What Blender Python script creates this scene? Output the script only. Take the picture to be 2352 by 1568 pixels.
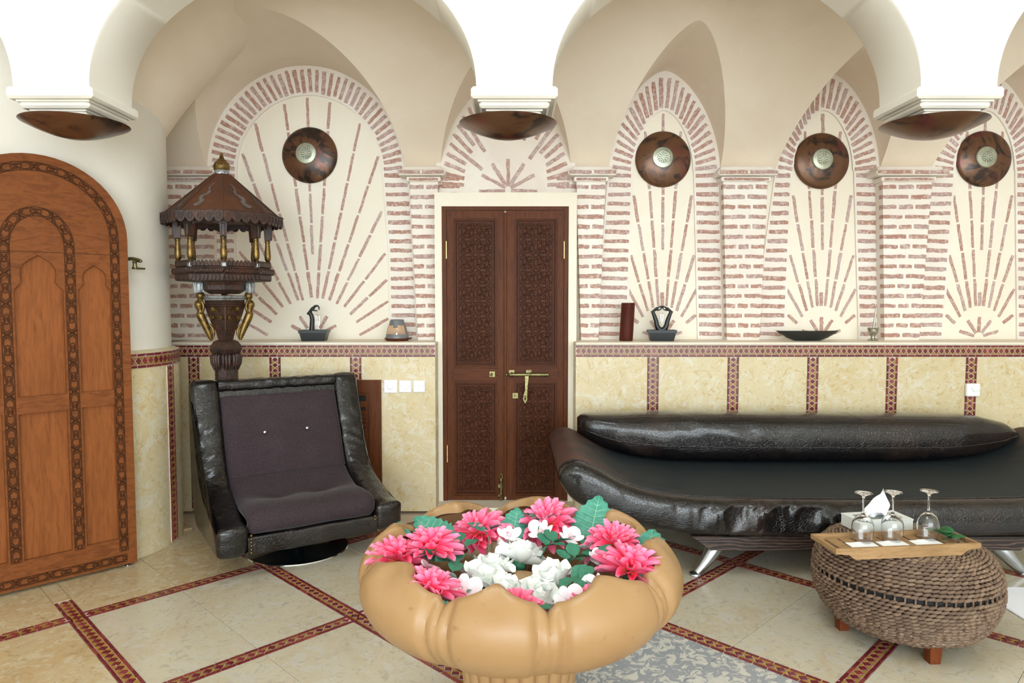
import bpy, math, random
from math import sin, cos, pi, sqrt, radians, atan2, hypot
from mathutils import Vector, Matrix, noise
from mathutils.geometry import tessellate_polygon

for o in list(bpy.data.objects):
    bpy.data.objects.remove(o, do_unlink=True)
scene = bpy.context.scene
COL = scene.collection
random.seed(7)
RND = random.Random(11)

# ---------------------------------------------------------------- camera, sky, exposure
cam_data = bpy.data.cameras.new('camera')
cam_data.sensor_fit = 'HORIZONTAL'
cam_data.sensor_width = 36.0
cam_data.lens = 1620.0 / 2352.0 * 36.0
cam_data.clip_start = 0.05
camera = bpy.data.objects.new('camera', cam_data)
COL.objects.link(camera)
camera.location = (0, 0, 1.44)
camera.rotation_euler = (pi / 2 - math.atan(94 / 1620), 0, 0)
scene.camera = camera

world = bpy.data.worlds.new('overcast_sky')
scene.world = world
world.use_nodes = True
bgn = world.node_tree.nodes['Background']
bgn.inputs['Color'].default_value = (0.86, 0.95, 1.0, 1)
bgn.inputs['Strength'].default_value = 4.4

SKY_X0, SKY_X1, SKY_Y0, SKY_Y1, SKY_Z = -.55, .55, .9, 2.6, 4.3   # the open roof light over the court
portal = bpy.data.lights.new('roof_light_portal', 'AREA')
portal.shape = 'RECTANGLE'
portal.size = SKY_X1 - SKY_X0
portal.size_y = SKY_Y1 - SKY_Y0
portal.cycles.is_portal = True
po = bpy.data.objects.new('roof_light_portal', portal)
COL.objects.link(po)
po.location = ((SKY_X0 + SKY_X1) / 2, (SKY_Y0 + SKY_Y1) / 2, SKY_Z + 0.02)
FILL_X0, FILL_X1, FILL_Z0, FILL_Z1, FILL_Y = -3.3, 4.6, .25, 4.05, -5.4              # unseen opening added behind the camera to brighten the back wall
p2 = portal.copy(); p2.size = FILL_X1 - FILL_X0; p2.size_y = FILL_Z1 - FILL_Z0
po2 = bpy.data.objects.new('added_opening_portal', p2)
COL.objects.link(po2)
po2.location = ((FILL_X0 + FILL_X1) / 2, FILL_Y - .02, (FILL_Z0 + FILL_Z1) / 2)
po2.rotation_euler = (pi / 2, 0, 0)

vs = scene.view_settings
vs.view_transform = 'Standard'
vs.look = 'None'
vs.gamma = 1.0
vs.use_curve_mapping = False
vs.exposure = 1.03
scene.cycles.use_denoising = True
scene.cycles.max_bounces = 10
scene.cycles.diffuse_bounces = 7
scene.cycles.sample_clamp_indirect = 6.0

# ---------------------------------------------------------------- object helpers
def put(o, parent=None, M=None):
    COL.objects.link(o)
    if parent is not None:
        o.parent = parent
    if M is not None:
        o.matrix_basis = M
    return o

def inst(name, mesh, parent=None, M=None):
    return put(bpy.data.objects.new(name, mesh), parent, M)

def tag(o, label=None, cat=None, group=None, kind=None):
    if label: o['label'] = label
    if cat: o['category'] = cat
    if group: o['group'] = group
    if kind: o['kind'] = kind
    return o

def empty(name, loc=(0, 0, 0), rz=0.0, parent=None):
    o = bpy.data.objects.new(name, None)
    put(o, parent)
    o.location = loc
    o.rotation_euler = (0, 0, rz)
    o.empty_display_size = 0.05
    return o

def T(x=0, y=0, z=0): return Matrix.Translation((x, y, z))
def RX(a): return Matrix.Rotation(a, 4, 'X')
def RY(a): return Matrix.Rotation(a, 4, 'Y')
def RZ(a): return Matrix.Rotation(a, 4, 'Z')
def S(x, y=None, z=None):
    if y is None: y = z = x
    return Matrix.Diagonal((x, y, z, 1))
def frame(o, ex, ey, ez):
    """matrix with the given origin and axes"""
    M = Matrix.Identity(4)
    for i, e in enumerate((ex, ey, ez)):
        for k in range(3): M[k][i] = e[k]
    for k in range(3): M[k][3] = o[k]
    return M

def copy_tree(o, parent=None):
    c = o.copy(); COL.objects.link(c)
    if parent is not None: c.parent = parent
    for ch in list(o.children): copy_tree(ch, c)
    return c

class MB:
    def __init__(s): s.v = []; s.f = []; s.m = []
    def add(s, vs, fs, mi=0, M=None):
        b = len(s.v)
        s.v += [tuple(M @ Vector(p)) for p in vs] if M is not None else [tuple(p) for p in vs]
        s.f += [tuple(i + b for i in f) for f in fs]
        s.m += [mi] * len(fs)
        return s
    def box(s, c, d, b=0.0, mi=0, M=None):
        hx, hy, hz = d[0] / 2, d[1] / 2, d[2] / 2
        if b <= 0:
            vs = [(c[0] + i * hx, c[1] + j * hy, c[2] + k * hz) for k in (-1, 1) for j in (-1, 1) for i in (-1, 1)]
            fs = [(0, 2, 3, 1), (4, 5, 7, 6), (0, 1, 5, 4), (2, 6, 7, 3), (0, 4, 6, 2), (1, 3, 7, 5)]
            return s.add(vs, fs, mi, M)
        b = min(b, hx * .98, hy * .98, hz * .98)
        vs = []; ix = {}
        for i in (-1, 1):
            for j in (-1, 1):
                for k in (-1, 1):
                    for a in range(3):
                        p = [i * (hx - b), j * (hy - b), k * (hz - b)]
                        p[a] = (i * hx, j * hy, k * hz)[a]
                        ix[(i, j, k, a)] = len(vs)
                        vs.append((c[0] + p[0], c[1] + p[1], c[2] + p[2]))
        fs = []
        def q(*ks):
            ids = [ix[k] for k in ks]
            p0, p1, p2 = [Vector(vs[i]) for i in ids[:3]]
            n = (p1 - p0).cross(p2 - p0)
            ctr = sum((Vector(vs[i]) for i in ids), Vector()) / len(ids) - Vector(c)
            fs.append(tuple(ids if n.dot(ctr) > 0 else ids[::-1]))
        for a in range(3):
            o1, o2 = [x for x in range(3) if x != a]
            for sg in (-1, 1):
                ks = []
                for u, w in ((-1, -1), (1, -1), (1, 1), (-1, 1)):
                    t = [0, 0, 0]; t[a] = sg; t[o1] = u; t[o2] = w
                    ks.append((t[0], t[1], t[2], a))
                q(*ks)
            for u in (-1, 1):
                for w in (-1, 1):
                    t0 = [0, 0, 0]; t0[o1] = u; t0[o2] = w
                    t1 = t0[:]; t0[a] = -1; t1[a] = 1
                    q((*t0, o1), (*t1, o1), (*t1, o2), (*t0, o2))
        for i in (-1, 1):
            for j in (-1, 1):
                for k in (-1, 1):
                    q((i, j, k, 0), (i, j, k, 1), (i, j, k, 2))
        return s.add(vs, fs, mi, M)
    def grid(s, fn, nu, nv, cu=False, cv=False, mi=0, M=None, flip=False):
        vs = [fn(i / (nu if cu else nu - 1), j / (nv if cv else nv - 1)) for j in range(nv) for i in range(nu)]
        fs = []
        for j in range(nv if cv else nv - 1):
            for i in range(nu if cu else nu - 1):
                a, b = i, (i + 1) % nu
                c, d = j, (j + 1) % nv
                f = (c * nu + a, c * nu + b, d * nu + b, d * nu + a)
                fs.append(f[::-1] if flip else f)
        return s.add(vs, fs, mi, M)
    def lathe(s, prof, n=24, M=None, mi=0, a0=0.0, sq=None, ca=True):
        """prof: list of (r, z) from bottom to top, outward normals"""
        vs = []; fs = []
        N = len(prof)
        for r, z in prof:
            for i in range(n):
                a = a0 + 2 * pi * i / n
                vs.append((r * cos(a), r * sin(a), z))
        for j in range(N - 1):
            for i in range(n):
                k = (i + 1) % n
                fs.append((j * n + i, j * n + k, (j + 1) * n + k, (j + 1) * n + i))
        if ca:
            if prof[0][0] > 1e-5: fs.append(tuple(range(n))[::-1])
            if prof[-1][0] > 1e-5: fs.append(tuple((N - 1) * n + i for i in range(n)))
        return s.add(vs, fs, mi, M)
    def tube(s, pts, r, n=8, mi=0, M=None, caps=True, flat=1.0):
        P = [Vector(p) for p in pts]
        R = r if isinstance(r, (list, tuple)) else [r] * len(P)
        vs = []; fs = []
        up = None
        for i, p in enumerate(P):
            d = (P[min(i + 1, len(P) - 1)] - P[max(i - 1, 0)])
            if d.length < 1e-9: d = Vector((0, 0, 1))
            d.normalize()
            if up is None:
                up = d.orthogonal().normalized()
                if abs(d.z) < .95:
                    up = (Vector((0, 0, 1)) - d * d.z).normalized()
            up = (up - d * up.dot(d))
            up = up.normalized() if up.length > 1e-6 else d.orthogonal().normalized()
            e = d.cross(up)
            for k in range(n):
                a = 2 * pi * k / n
                vs.append(p + (e * cos(a) + up * sin(a) * flat) * R[i])
        for i in range(len(P) - 1):
            for k in range(n):
                m = (k + 1) % n
                fs.append((i * n + k, i * n + m, (i + 1) * n + m, (i + 1) * n + k))
        if caps:
            fs.append(tuple(range(n))[::-1])
            fs.append(tuple((len(P) - 1) * n + k for k in range(n)))
        return s.add(vs, fs, mi, M)
    def sphere(s, c, r, n=12, m=8, mi=0, M=None, sc=(1, 1, 1)):
        vs = [(c[0], c[1], c[2] - r * sc[2])]
        for j in range(1, m):
            a = -pi / 2 + pi * j / m
            for i in range(n):
                b = 2 * pi * i / n
                vs.append((c[0] + r * sc[0] * cos(a) * cos(b), c[1] + r * sc[1] * cos(a) * sin(b), c[2] + r * sc[2] * sin(a)))
        vs.append((c[0], c[1], c[2] + r * sc[2]))
        fs = [(0, 1 + (i + 1) % n, 1 + i) for i in range(n)]
        for j in range(m - 2):
            for i in range(n):
                k = (i + 1) % n
                fs.append((1 + j * n + i, 1 + j * n + k, 1 + (j + 1) * n + k, 1 + (j + 1) * n + i))
        L = len(vs) - 1
        fs += [(L, L - n + i, L - n + (i + 1) % n) for i in range(n)]
        return s.add(vs, fs, mi, M)
    def plate(s, outer, holes, y0, y1, mi=0, M=None, back=True):
        """flat plate in the XZ plane, front face at y0 (facing -Y), back at y1, with holes"""
        def ccw(p): return sum(p[i][0] * p[(i + 1) % len(p)][1] - p[(i + 1) % len(p)][0] * p[i][1] for i in range(len(p))) > 0
        outer = outer if ccw(outer) else outer[::-1]
        holes = [h[::-1] if ccw(h) else h for h in holes]
        loops = [outer] + holes
        flat = [p for L in loops for p in L]
        tris = tessellate_polygon([[Vector((p[0], p[1], 0)) for p in L] for L in loops])
        vs = [(p[0], y0, p[1]) for p in flat] + [(p[0], y1, p[1]) for p in flat]
        n = len(flat); fs = []
        for t in tris:
            a, b, c = [Vector(flat[i] + (0,)) for i in t]
            t = t if (b - a).cross(c - a).z > 0 else t[::-1]
            fs.append(tuple(t))
            if back: fs.append(tuple(i + n for i in t[::-1]))
        k = 0
        for L in loops:
            m = len(L)
            for i in range(m):
                a, b = k + i, k + (i + 1) % m
                fs.append((b, a, a + n, b + n))
            k += m
        return s.add(vs, fs, mi, M)
    def prism(s, poly, z0, z1, mi=0, M=None, top_scale=1.0):
        """polygon in XY extruded in z"""
        if sum(poly[i][0] * poly[(i + 1) % len(poly)][1] - poly[(i + 1) % len(poly)][0] * poly[i][1] for i in range(len(poly))) < 0:
            poly = poly[::-1]
        n = len(poly)
        vs = [(p[0], p[1], z0) for p in poly] + [(p[0] * top_scale, p[1] * top_scale, z1) for p in poly]
        fs = [tuple(range(n))[::-1], tuple(range(n, 2 * n))] + [(i, (i + 1) % n, n + (i + 1) % n, n + i) for i in range(n)]
        return s.add(vs, fs, mi, M)
    def mesh(s, name, mats, smooth=None):
        me = bpy.data.meshes.new(name)
        me.from_pydata(s.v, [], s.f)
        for m in (mats if isinstance(mats, (list, tuple)) else [mats]): me.materials.append(m)
        me.polygons.foreach_set('material_index', s.m)
        if smooth is not None:
            me.polygons.foreach_set('use_smooth', [True] * len(s.f))
            if smooth < 179: me.set_sharp_from_angle(angle=radians(smooth))
        me.update()
        return me
    def build(s, name, mats, parent=None, M=None, smooth=None):
        return inst(name, s.mesh(name, mats, smooth), parent, M)

def catmull(pts, n):
    """resample a polyline smoothly; pts of equal-length tuples"""
    P = [Vector(p) for p in pts]; out = []
    for i in range(len(P) - 1):
        p0, p1, p2, p3 = P[max(i - 1, 0)], P[i], P[i + 1], P[min(i + 2, len(P) - 1)]
        for k in range(n):
            t = k / n
            out.append(0.5 * ((2 * p1) + (p2 - p0) * t + (2 * p0 - 5 * p1 + 4 * p2 - p3) * t * t + (3 * p1 - p0 - 3 * p2 + p3) * t ** 3))
    out.append(P[-1])
    return out

def lerp(a, b, t): return a + (b - a) * t
def interp(tab, x):
    if x <= tab[0][0]: return tab[0][1]
    for (a, b), (c, d) in zip(tab, tab[1:]):
        if x <= c: return lerp(b, d, (x - a) / (c - a))
    return tab[-1][1]
def nz(x, y=0.0, z=0.0): return noise.noise(Vector((x, y, z)))

# ---------------------------------------------------------------- materials
def srgb(r, g, b):
    f = lambda c: (c / 255) / 12.92 if c / 255 <= .04045 else ((c / 255 + .055) / 1.055) ** 2.4
    return (f(r), f(g), f(b), 1)

class Mat:
    def __init__(s, name, base, rough=.6, metal=0.0, spec=.5, coat=0.0, coat_rough=.1):
        s.m = bpy.data.materials.new(name); s.m.use_nodes = True
        s.nt = s.m.node_tree; s.n = s.nt.nodes; s.l = s.nt.links
        s.b = s.n['Principled BSDF']
        s.b.inputs['Roughness'].default_value = rough
        s.b.inputs['Metallic'].default_value = metal
        s.b.inputs['Specular IOR Level'].default_value = spec
        s.b.inputs['Coat Weight'].default_value = coat
        s.b.inputs['Coat Roughness'].default_value = coat_rough
        s.b.inputs['Base Color'].default_value = base
        s.m.diffuse_color = base
        s.tc = s.n.new('ShaderNodeTexCoord')
        s.co = s.tc.outputs['Object']
        s.col = None; s.base = base; s.h = None
    def shift(s):
        """different texture on each object that shares this material"""
        oi = s.n.new('ShaderNodeObjectInfo')
        mu = s.n.new('ShaderNodeMath'); mu.operation = 'MULTIPLY'; mu.inputs[1].default_value = 37.0
        s.l.new(oi.outputs['Random'], mu.inputs[0])
        ad = s.n.new('ShaderNodeVectorMath'); ad.operation = 'ADD'
        s.l.new(s.co, ad.inputs[0]); s.l.new(mu.outputs[0], ad.inputs[1])
        s.co = ad.outputs[0]
        return s
    def coords(s, scale, rot=(0, 0, 0)):
        mp = s.n.new('ShaderNodeMapping'); s.l.new(s.co, mp.inputs['Vector'])
        mp.inputs['Scale'].default_value = scale; mp.inputs['Rotation'].default_value = rot
        return mp.outputs[0]
    def noise(s, scale, detail=3, rough=.5, dist=0.0, stretch=None, rot=(0, 0, 0)):
        t = s.n.new('ShaderNodeTexNoise')
        t.inputs['Scale'].default_value = scale; t.inputs['Detail'].default_value = detail
        t.inputs['Roughness'].default_value = rough; t.inputs['Distortion'].default_value = dist
        s.l.new(s.coords(stretch, rot) if stretch else s.co, t.inputs['Vector'])
        return t.outputs['Fac']
    def voronoi(s, scale, feature='F1', stretch=None, rand=1.0):
        t = s.n.new('ShaderNodeTexVoronoi'); t.feature = feature
        t.inputs['Scale'].default_value = scale; t.inputs['Randomness'].default_value = rand
        s.l.new(s.coords(stretch) if stretch else s.co, t.inputs['Vector'])
        return t.outputs['Distance']
    def wave(s, scale, dist=3.0, detail=2, dscale=1.0, stretch=None, axis='X'):
        t = s.n.new('ShaderNodeTexWave'); t.bands_direction = axis
        t.inputs['Scale'].default_value = scale; t.inputs['Distortion'].default_value = dist
        t.inputs['Detail'].default_value = detail; t.inputs['Detail Scale'].default_value = dscale
        s.l.new(s.coords(stretch) if stretch else s.co, t.inputs['Vector'])
        return t.outputs['Fac']
    def ramp(s, fac, lo, hi):
        r = s.n.new('ShaderNodeMapRange'); r.clamp = True
        r.inputs['From Min'].default_value = lo; r.inputs['From Max'].default_value = hi
        s.l.new(fac, r.inputs['Value'])
        return r.outputs['Result']
    def axis(s, k):
        x = s.n.new('ShaderNodeSeparateXYZ'); s.l.new(s.tc.outputs['Object'], x.inputs[0])
        return x.outputs[k]
    def rnd(s):
        return s.n.new('ShaderNodeObjectInfo').outputs['Random']
    def mix(s, color, fac, lo=None, hi=None, amount=1.0, mode='MIX'):
        """lay a colour over what is there, where fac is high"""
        if lo is not None: fac = s.ramp(fac, lo, hi)
        if amount != 1.0:
            m = s.n.new('ShaderNodeMath'); m.operation = 'MULTIPLY'; m.inputs[1].default_value = amount
            s.l.new(fac, m.inputs[0]); fac = m.outputs[0]
        x = s.n.new('ShaderNodeMix'); x.data_type = 'RGBA'; x.blend_type = mode
        s.l.new(fac, x.inputs['Factor'])
        if s.col is None: x.inputs[6].default_value = s.base
        else: s.l.new(s.col, x.inputs[6])
        x.inputs[7].default_value = color
        s.col = x.outputs[2]
        s.l.new(s.col, s.b.inputs['Base Color'])
        return s
    def bump(s, fac, strength=.3, dist=.01):
        bp = s.n.new('ShaderNodeBump')
        bp.inputs['Strength'].default_value = strength; bp.inputs['Distance'].default_value = dist
        s.l.new(fac, bp.inputs['Height'])
        if s.h is not None: s.l.new(s.h, bp.inputs['Normal'])
        s.h = bp.outputs[0]
        s.l.new(s.h, s.b.inputs['Normal'])
        return s
    def rough(s, fac, a, b):
        r = s.n.new('ShaderNodeMapRange'); s.l.new(fac, r.inputs['Value'])
        r.inputs['From Min'].default_value = .3; r.inputs['From Max'].default_value = .7
        r.inputs['To Min'].default_value = a; r.inputs['To Max'].default_value = b
        s.l.new(r.outputs[0], s.b.inputs['Roughness'])
        return s

def simple(name, rgb, rough=.5, **k): return Mat(name, srgb(*rgb), rough, **k).m

def plaster(name, rgb, dark, light, amt=.5):
    q = Mat(name, srgb(*rgb), .55, spec=.3)
    q.mix(srgb(*dark), q.noise(1.3, 5, .6, .6), .42, .75, amt)
    q.mix(srgb(*light), q.noise(3.1, 6, .6, .4), .5, .8, amt)
    q.mix(srgb(*dark), q.noise(26, 3), .62, .8, amt * .35)
    q.bump(q.noise(6, 4), .16, .02).bump(q.noise(70, 2), .06, .004)
    return q.m

M_white = plaster('white_lime_plaster', (224, 220, 210), (216, 210, 196), (228, 226, 221))
M_vault = plaster('beige_tadelakt_vault', (235, 223, 206), (222, 206, 184), (240, 231, 218), .6)
M_cream = plaster('cream_niche_plaster', (236, 229, 213), (227, 216, 196), (240, 237, 228))
M_lime = plaster('lime_mortar', (234, 227, 217), (218, 206, 196), (242, 241, 239), .7)

def brick_mat(name='limewashed_brick', base=(176, 137, 123), alt=(182, 160, 156), wash=.55):
    q = Mat(name, srgb(*base), .8, spec=.2)
    q.co = q.n.new('ShaderNodeNewGeometry').outputs['Position']
    q.mix(srgb(*alt), q.rnd(), .25, 1.0, .8)
    q.mix(srgb(168, 122, 107), q.noise(18, 4), .48, .68, .6)
    q.mix(srgb(230, 221, 214), q.noise(48, 5, .65), .48, .64, wash)
    q.mix(srgb(150, 110, 104), q.noise(110, 3), .55, .7, .5)
    q.bump(q.noise(60, 3), .5, .006)
    return q.m
M_brick = brick_mat()
M_brick_pale = brick_mat('pale_limewashed_brick', (180, 143, 131), (190, 172, 170), .5)

def marble(name, base, c1, c2, c3, rough=.22, shift=True, grey=None):
    q = Mat(name, srgb(*base), rough, spec=.5)
    if shift: q.shift()
    q.mix(srgb(*c1), q.noise(2.2, 6, .65, 1.2), .45, .7, .8)
    q.mix(srgb(*c2), q.noise(7, 7, .7, 2.5), .50, .60, .85)
    q.mix(srgb(*c3), q.noise(15, 6, .7, 2.2, stretch=(1, 1, 1)), .54, .62, .75)
    if grey: q.mix(srgb(*grey), q.noise(17, 6, .62, 1.6), .47, .50, .9)
    q.mix(srgb(*c1), q.noise(60, 3, .6, 1.0), .58, .7, .35)
    q.rough(q.noise(8, 4), rough * .8, rough * 1.6)
    return q
M_dado = marble('cream_limestone_panel', (208, 193, 156), (198, 178, 132), (212, 205, 184), (192, 162, 106), .3).m
M_floor = marble('honed_limestone_slab', (192, 184, 164), (184, 168, 138), (192, 188, 178), (170, 162, 146), .16).m
M_floor_warm = marble('honed_limestone_slab_warm', (190, 171, 136), (178, 150, 106), (196, 184, 158), (164, 140, 104), .16).m
M_floor_grey = marble('patched_grey_limestone', (194, 192, 184), (184, 184, 178), (198, 195, 186), (176, 176, 170), .16, grey=(134, 140, 148)).m
M_grout = simple('pale_grout', (205, 188, 170), .8)

def tile_mat(name, rgb, alt, amt):
    q = Mat(name, srgb(*rgb), .28, spec=.5).shift()
    q.mix(srgb(*alt), q.rnd(), .6, 1.0, amt)
    q.mix(srgb(225, 205, 195), q.noise(60, 2), .7, .76, .6)
    q.bump(q.noise(90, 2), .2, .003)
    return q.m
M_maroon = tile_mat('maroon_zellige', (104, 28, 38), (142, 62, 58), .8)
M_ochre = tile_mat('ochre_zellige', (158, 122, 52), (128, 102, 50), .8)

def wood(name, base, dark, light, stretch, rough=.35, scale=9.0, coat=.0, shift=False, bump=.15):
    q = Mat(name, srgb(*base), max(rough, .45), spec=.12, coat=coat, coat_rough=.3)
    if shift: q.shift()
    q.mix(srgb(*dark), q.noise(scale, 5, .6, 1.2, stretch=stretch), .42, .72, .75)
    q.mix(srgb(*light), q.noise(scale * 2.3, 4, .6, .8, stretch=stretch), .55, .8, .5)
    q.mix(srgb(*dark), q.noise(2.0, 3), .5, .8, .4)
    q.bump(q.noise(scale * 3, 3, .5, .5, stretch=stretch), bump, .004)
    return q.m
M_oak_v = wood('honey_brown_cedar_vertical', (136, 80, 42), (102, 57, 28), (152, 95, 53), (6, 6, .6))
M_oak_h = wood('honey_brown_cedar_frame', (124, 72, 38), (86, 48, 25), (142, 88, 49), (1.2, 6, 4))
M_oak_c = wood('carved_cedar_band', (82, 48, 28), (54, 31, 19), (104, 64, 38), (4, 4, 3))
M_mah_v = wood('mahogany_stile', (98, 54, 29), (62, 32, 17), (116, 68, 37), (7, 7, .6))
M_mah_h = wood('mahogany_rail', (94, 51, 28), (60, 31, 17), (112, 64, 35), (.6, 7, 7))
M_mah_c = wood('carved_mahogany', (84, 46, 28), (55, 29, 18), (102, 58, 36), (3, 3, 3))
M_tray = wood('bare_oak_tray', (164, 132, 94), (126, 94, 62), (186, 156, 118), (1.2, 9, 9), .55, coat=0)
M_legw = wood('red_brown_leg', (112, 58, 30), (80, 38, 20), (140, 78, 44), (6, 6, 1), .4)
def wenge():
    q = Mat('dark_veined_plinth_wood', srgb(40, 31, 28), .45, spec=.4)
    q.mix(srgb(92, 72, 62), q.wave(5.0, 9.0, 3, 1.4, stretch=(.7, 1, 3.5), axis='Z'), .55, .85, .8)
    q.bump(q.wave(5.0, 9.0, 3, 1.4, stretch=(.7, 1, 3.5), axis='Z'), .2, .003)
    return q.m
M_wenge = wenge()
def carved():
    q = Mat('dark_red_painted_carved_wood', srgb(52, 32, 25), .5, spec=.5)
    q.mix(srgb(84, 50, 34), q.noise(9, 4), .45, .75, .8)
    q.mix(srgb(30, 25, 24), q.noise(17, 4), .5, .68, .7)
    q.mix(srgb(140, 92, 60), q.noise(75, 2), .62, .75, .6)
    q.bump(q.noise(70, 3), .5, .006)
    return q.m
M_carved = carved()
def roofm():
    q = Mat('rust_brown_pavilion_roof', srgb(86, 52, 35), .6, spec=.35)
    q.mix(srgb(62, 45, 37), q.noise(6, 5), .45, .7, .8)
    q.mix(srgb(104, 66, 44), q.noise(20, 4), .55, .75, .6)
    q.bump(q.noise(40, 3), .3, .004)
    return q.m
M_proof = roofm()
def metalm(name, rgb, dark, rough, metal=1.0, sc=30):
    q = Mat(name, srgb(*rgb), rough, metal=metal)
    q.mix(srgb(*dark), q.noise(sc, 4), .48, .68, .8)
    return q.m
M_gold = metalm('worn_gold_paint', (128, 102, 56), (52, 40, 26), .38, .8)
M_silver = metalm('tarnished_silver_paint', (176, 180, 182), (92, 96, 98), .42, .7)
M_brass = metalm('aged_brass', (138, 130, 88), (92, 88, 62), .42, .9, 60)
M_brass_new = simple('polished_brass', (214, 184, 104), .25, metal=1.0)
M_pewter = metalm('cast_pewter', (178, 178, 166), (120, 120, 110), .3, .95, 40)
M_steel = simple('brushed_aluminium', (188, 194, 200), .3, metal=1.0)
M_dark = simple('dark_parts_and_recess_shade', (24, 22, 22), .8)  # small dark parts, and shade painted on the capital undersides
M_floral = simple('grey_painted_sprig', (104, 96, 92), .6)

def leather():
    q = Mat('dark_brown_crocodile_leather', srgb(19, 16, 16), .26, spec=.42)
    q.mix(srgb(56, 40, 33), q.noise(2.6, 5, .6, .8), .52, .74, .6)
    q.mix(srgb(15, 14, 15), q.noise(5, 4), .55, .75, .6)
    d = q.voronoi(60, 'DISTANCE_TO_EDGE', (1.0, 1.0, 1.8))
    q.bump(q.ramp(d, 0.0, .12), .34, .0025)
    q.bump(q.noise(14, 3), .30, .010)
    q.rough(q.noise(12, 3), .17, .30)
    q.b.inputs['Coat Weight'].default_value = .4
    q.b.inputs['Coat Roughness'].default_value = .12
    return q.m
M_croc = leather()
def fabric(name, rgb, alt, sc=330):
    q = Mat(name, srgb(*rgb), .9, spec=.15)
    q.b.inputs['Sheen Weight'].default_value = .12
    q.b.inputs['Sheen Roughness'].default_value = .4
    q.mix(srgb(*alt), q.noise(sc, 2, .6, 0, stretch=(.45, .45, 1.4)), .48, .62, .75)
    q.mix(srgb(*alt), q.noise(6, 3), .5, .8, .3)
    q.bump(q.noise(sc, 2, .6, 0, stretch=(.45, .45, 1.4)), .35, .003)
    return q.m
M_plum = fabric('plum_grey_chenille', (52, 42, 46), (74, 62, 66))
def sofatop():
    q = Mat('black_suede_seat_cover', srgb(30, 38, 42), .62, spec=.35)
    q.mix(srgb(34, 40, 44), q.noise(3, 4), .45, .8, .5)
    # the cover is worn brown at both raised ends
    x = q.axis(0)
    e = q.n.new('ShaderNodeMath'); e.operation = 'SUBTRACT'; e.inputs[1].default_value = 1.83; q.l.new(x, e.inputs[0])
    a = q.n.new('ShaderNodeMath'); a.operation = 'ABSOLUTE'; q.l.new(e.outputs[0], a.inputs[0])
    nn = q.n.new('ShaderNodeMath'); nn.operation = 'MULTIPLY_ADD'; nn.inputs[1].default_value = .9
    q.l.new(q.noise(3.5, 4, .6, .8), nn.inputs[0]); q.l.new(a.outputs[0], nn.inputs[2])
    q.mix(srgb(92, 62, 54), nn.outputs[0], 1.72, 2.05, .85)
    q.bump(q.noise(120, 2), .1, .002)
    return q.m
M_suede = sofatop()

def bowlm():
    q = Mat('ochre_polished_stone', srgb(158, 124, 84), .38, spec=.45)
    q.mix(srgb(142, 104, 62), q.noise(2.4, 5, .6, .5), .45, .75, .7)
    q.mix(srgb(176, 142, 100), q.noise(4, 4), .5, .8, .5)
    q.mix(srgb(120, 88, 60), q.noise(38, 3), .66, .76, .5)
    q.bump(q.noise(12, 3), .08, .006)
    return q.m
M_bowl = bowlm()

def petal(name, tip, mid, base):
    q = Mat(name, srgb(*mid), .6, spec=.25)
    y = q.axis(1)
    q.mix(srgb(*base), q.ramp(y, .42, .05))
    q.mix(srgb(*tip), q.ramp(y, .55, 1.0), None, None, .8)
    q.b.inputs['Subsurface Weight'].default_value = .0
    q.b.inputs['Transmission Weight'].default_value = 0
    return q.m
M_dahlia = petal('hot_pink_petal', (255, 168, 198), (255, 100, 146), (255, 186, 130))
M_rose = petal('white_rose_petal', (250, 252, 250), (245, 249, 246), (224, 236, 212))
M_orchid = petal('white_orchid_petal', (236, 234, 240), (228, 224, 232), (222, 190, 198))
def leafm(name, rgb, alt):
    q = Mat(name, srgb(*rgb), .5, spec=.35).shift()
    q.mix(srgb(*alt), q.noise(14, 3), .4, .7, .7)
    return q.m
M_leaf = leafm('blue_green_cloth_leaf', (58, 132, 112), (88, 158, 138))
M_rleaf = leafm('deep_green_rose_leaf', (46, 112, 88), (70, 140, 112))
M_fresh = leafm('fresh_dark_green_leaf', (26, 84, 46), (48, 112, 60))
M_vein = simple('pale_leaf_vein', (150, 200, 170), .6)

def copper():
    q = Mat('burnt_patina_copper', srgb(104, 72, 50), .3, metal=.35, spec=.5).shift()
    q.mix(srgb(44, 36, 36), q.noise(5.5, 5, .6, 1.6), .5, .6, .92)
    q.mix(srgb(112, 54, 54), q.noise(4.2, 3, .5, .8), .58, .66, .6)
    q.mix(srgb(118, 84, 56), q.noise(7, 4, .6, 1.0), .55, .7, .5)
    return q.m
M_copper = copper()
M_medal = metalm('pale_pewter_medallion', (172, 175, 156), (142, 146, 128), .35, .6, 20)
M_black = simple('black_resin', (22, 26, 28), .4)
M_blackgloss = simple('black_gloss_lacquer', (10, 16, 20), .08, spec=.6, coat=.6)
M_tube = wood('red_brown_lacquered_tube', (84, 36, 24), (54, 22, 18), (110, 54, 34), (8, 8, .8), .25)
M_grey_cer = simple('grey_glazed_ceramic', (112, 114, 118), .3)
M_switch = simple('white_plastic', (240, 242, 244), .35)
M_boxw = simple('white_leatherette', (222, 228, 226), .5)
M_boxin = simple('grey_box_lid_inset', (120, 124, 122), .5)
M_tissue = simple('white_tissue', (246, 248, 250), .9)
M_linen = simple('white_linen', (236, 238, 246), .9)
M_chrome = simple('chrome', (220, 222, 226), .12, metal=1.0)

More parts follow.
